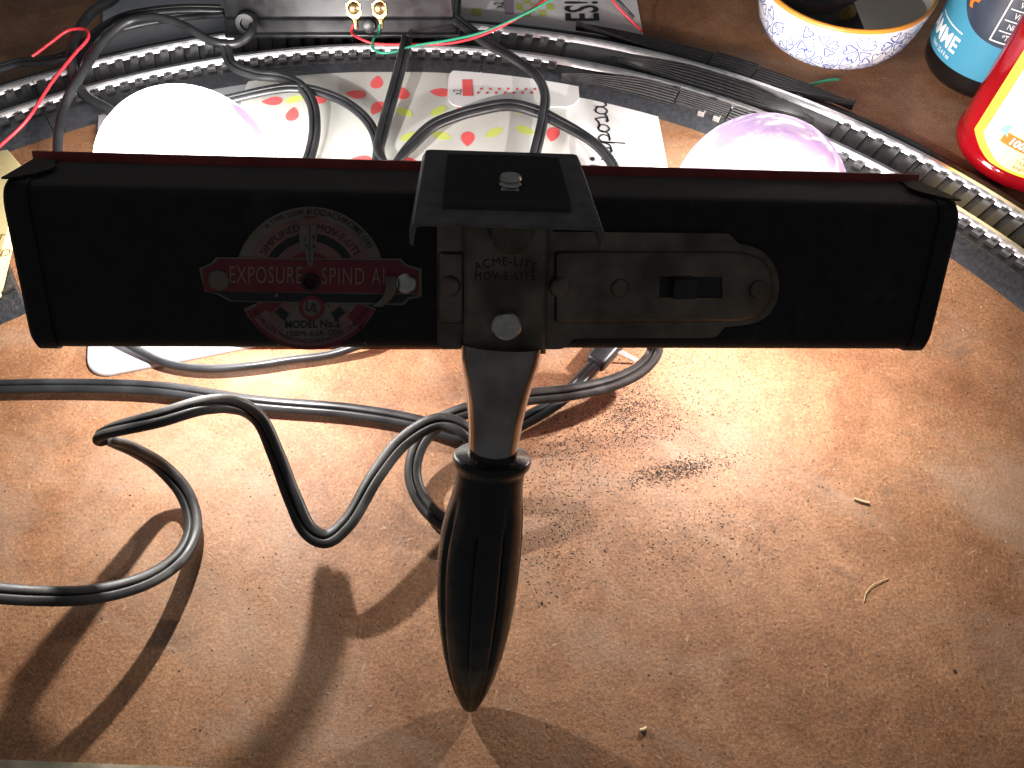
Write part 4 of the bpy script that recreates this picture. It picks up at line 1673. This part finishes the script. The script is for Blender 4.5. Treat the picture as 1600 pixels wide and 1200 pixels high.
def corner_lo(z0, a0, a1, h, k=.35):
    def f(a):
        t = min(a - a0, a1 - a)
        return z0 + h * max(0, 1 - t / k) ** 1.3
    return f


bm = bmesh.new()
LA0, LA1 = -1.47, 1.2
cyl_patch(bm, RBc, RBr + .0004, LA0, LA1, corner_lo(.0180, LA0, LA1, .011, .5), lambda a: .15, 50)
lab = obj('label', bm, M['yellow'], rb, smooth=60)
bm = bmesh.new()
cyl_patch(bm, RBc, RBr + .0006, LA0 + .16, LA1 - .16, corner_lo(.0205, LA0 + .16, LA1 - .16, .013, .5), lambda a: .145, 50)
obj('glare_field', bm, M['glare_label'], lab, smooth=60)
bm = bmesh.new()
f_ = corner_lo(.0203, LA0 + .16, LA1 - .16, .013, .5)
cyl_patch(bm, RBc, RBr + .0008, LA0 + .16, LA0 + .172, lambda a: .034, lambda a: .145, 2)
cyl_patch(bm, RBc, RBr + .0008, LA0 + .162, LA0 + .46, lambda a: f_(a), lambda a: f_(a) + .0006, 14)
for k, tx in enumerate(('A CAPTIVATING', 'TASTE OF ORANGE', 'AND SELECT FRUIT')):
    cyl_text(bm, RBc, RBr + .0009, tx, -.36, .0335 - k * .0048, .0046, .95)
obj('brown_lettering', bm, M['brown_ink'], lab, smooth=60)
bm = bmesh.new()
cyl_patch(bm, RBc, RBr + .0009, -1.02, .5, lambda a: .0375, lambda a: .0470, 24)
ob_ = obj('orange_strip', bm, M['orange'], lab, smooth=60)
bm = bmesh.new()
cyl_text(bm, RBc, RBr + .0012, '100% NATURAL', -.42, .0422, .0085, .95, shear=.15, bold=.0003)
obj('white_lettering', bm, M['label_white'], lab, smooth=60)
bm = bmesh.new()
bm.faces.new([bm.verts.new(Vector(cyl(RBc, RBr + .0011, a, z))) for a, z in ((-1.12, .044), (-1.05, .052), (-.96, .053), (-.99, .048), (-.96, .0435), (-1.04, .045))])
obj('aqua_splash', bm, M['aqua'], lab, smooth=0)

# ------------------------------------------------------------------ grit, crumbs and scraps on the table
def grit(name, N, centres, smin, smax, material, label):
    bm = bmesh.new()
    for _ in range(N):
        cu, cv, su, sv, ang = centres[rng.integers(len(centres))]
        a, b = rng.normal(0, su), rng.normal(0, sv)
        u = cu + a * math.cos(ang) - b * math.sin(ang)
        v = cv + a * math.sin(ang) + b * math.cos(ang)
        if v > 1180 or v < 20 or not (-50 < u < 1650):
            continue
        p = at(u, v, 0)
        s = rng.uniform(smin, smax) * rng.uniform(.6, 1)
        k = rng.uniform(0, 6.28)
        e = rng.uniform(.4, 1.6)
        vs = [bm.verts.new(Vector((p[0] + s * math.cos(k + t) * e, p[1] + s * math.sin(k + t), .0001))) for t in (0, 2.1, 4.2)]
        top = bm.verts.new(Vector((p[0] + rng.uniform(-.3, .3) * s, p[1], s * rng.uniform(.5, 1.1))))
        for i in range(3):
            bm.faces.new((vs[i], vs[(i + 1) % 3], top))
    o = obj(name, bm, material, smooth=0)
    o['kind'] = 'stuff'
    o['label'] = label
    o['category'] = 'grit'
    return o


clu = [(950, 605, 60, 28, -.3)] * 3 + [(1010, 665, 60, 22, -.35)] * 4 + [(1060, 735, 44, 9, -.2)] * 5 + [(985, 640, 30, 16, -.5)] * 3 + [(890, 690, 40, 40, -.9)] * 3 + \
      [(880, 850, 40, 50, .6)] * 2 + [(1120, 830, 90, 40, -.2)] * 2 + [(1180, 580, 110, 30, 0)] * 1 + [(860, 760, 30, 40, 0)] * 1
grit('dark_grit', 8200, clu, .00022, .00075, M['grit_dark'], 'fine dark grit strewn on the table right of the handle')
wide = [(800, 850, 450, 200, 0), (1250, 750, 250, 200, 0), (300, 800, 250, 150, 0), (1500, 420, 80, 60, 0), (1000, 650, 250, 80, 0)]
grit('stray_grit', 2600, wide, .0002, .00075, M['grit_dark'], 'sparse dark specks all over the table')
grit('pale_crumbs', 900, wide, .0002, .0008, M['grit_pale'], 'sparse pale crumbs all over the table')


def scrap(name, pts, w, material, label, cat):
    path = spline([at(u, v, z) for u, v, z in pts], 6)
    bm = bmesh.new()
    add_sweep(bm, path, prof_round(w, 8))
    return tag(obj(name, bm, material, origin=path[0], smooth=60), label, cat)


scrap('straw_fibre', [(1350, 940, .0006), (1354, 925, .001), (1364, 914, .0012), (1376, 908, .001), (1388, 904, .0006)], .0006, M['straw'], 'thin curved straw fibre on the table at the right', 'fibre')
scrap('wood_splinter', [(1335, 779, .0012), (1346, 783, .0012), (1358, 786, .0012)], .0017, M['straw'], 'short pale wood splinter on the table at the right', 'splinter')
scrap('pale_crumb', [(1000, 1141, .0012), (1006, 1140, .0014), (1010, 1137, .0012)], .0022, M['straw'], 'pale crumb of wood near the bottom right of the grip', 'crumb')
scrap('pale_crumb', [(845, 942, .0008), (848, 942, .0008)], .002, M['grit_dark'], 'tiny dark crumb beside the grip', 'crumb')
bm = bmesh.new()
q = at(1492, 1049, 0)
add_lathe(bm, [(.0001, .0010), (.0003, .0010)], q, (0, 0, 1), 10)
tag(obj('nail_hole', bm, M['ink'], origin=q), 'small dark nail hole in the table at the lower right', 'hole')
bm = bmesh.new()
add_plate(bm, [at(962, 552, .012), at(972, 548, .014), at(997, 562, .004), at(992, 566, .003)], (0, 0, .0008))
tag(obj('paper_scrap', bm, M['white'], origin=at(980, 557, .008), smooth=0), 'small white paper scrap under the movie light beside the plug', 'paper')
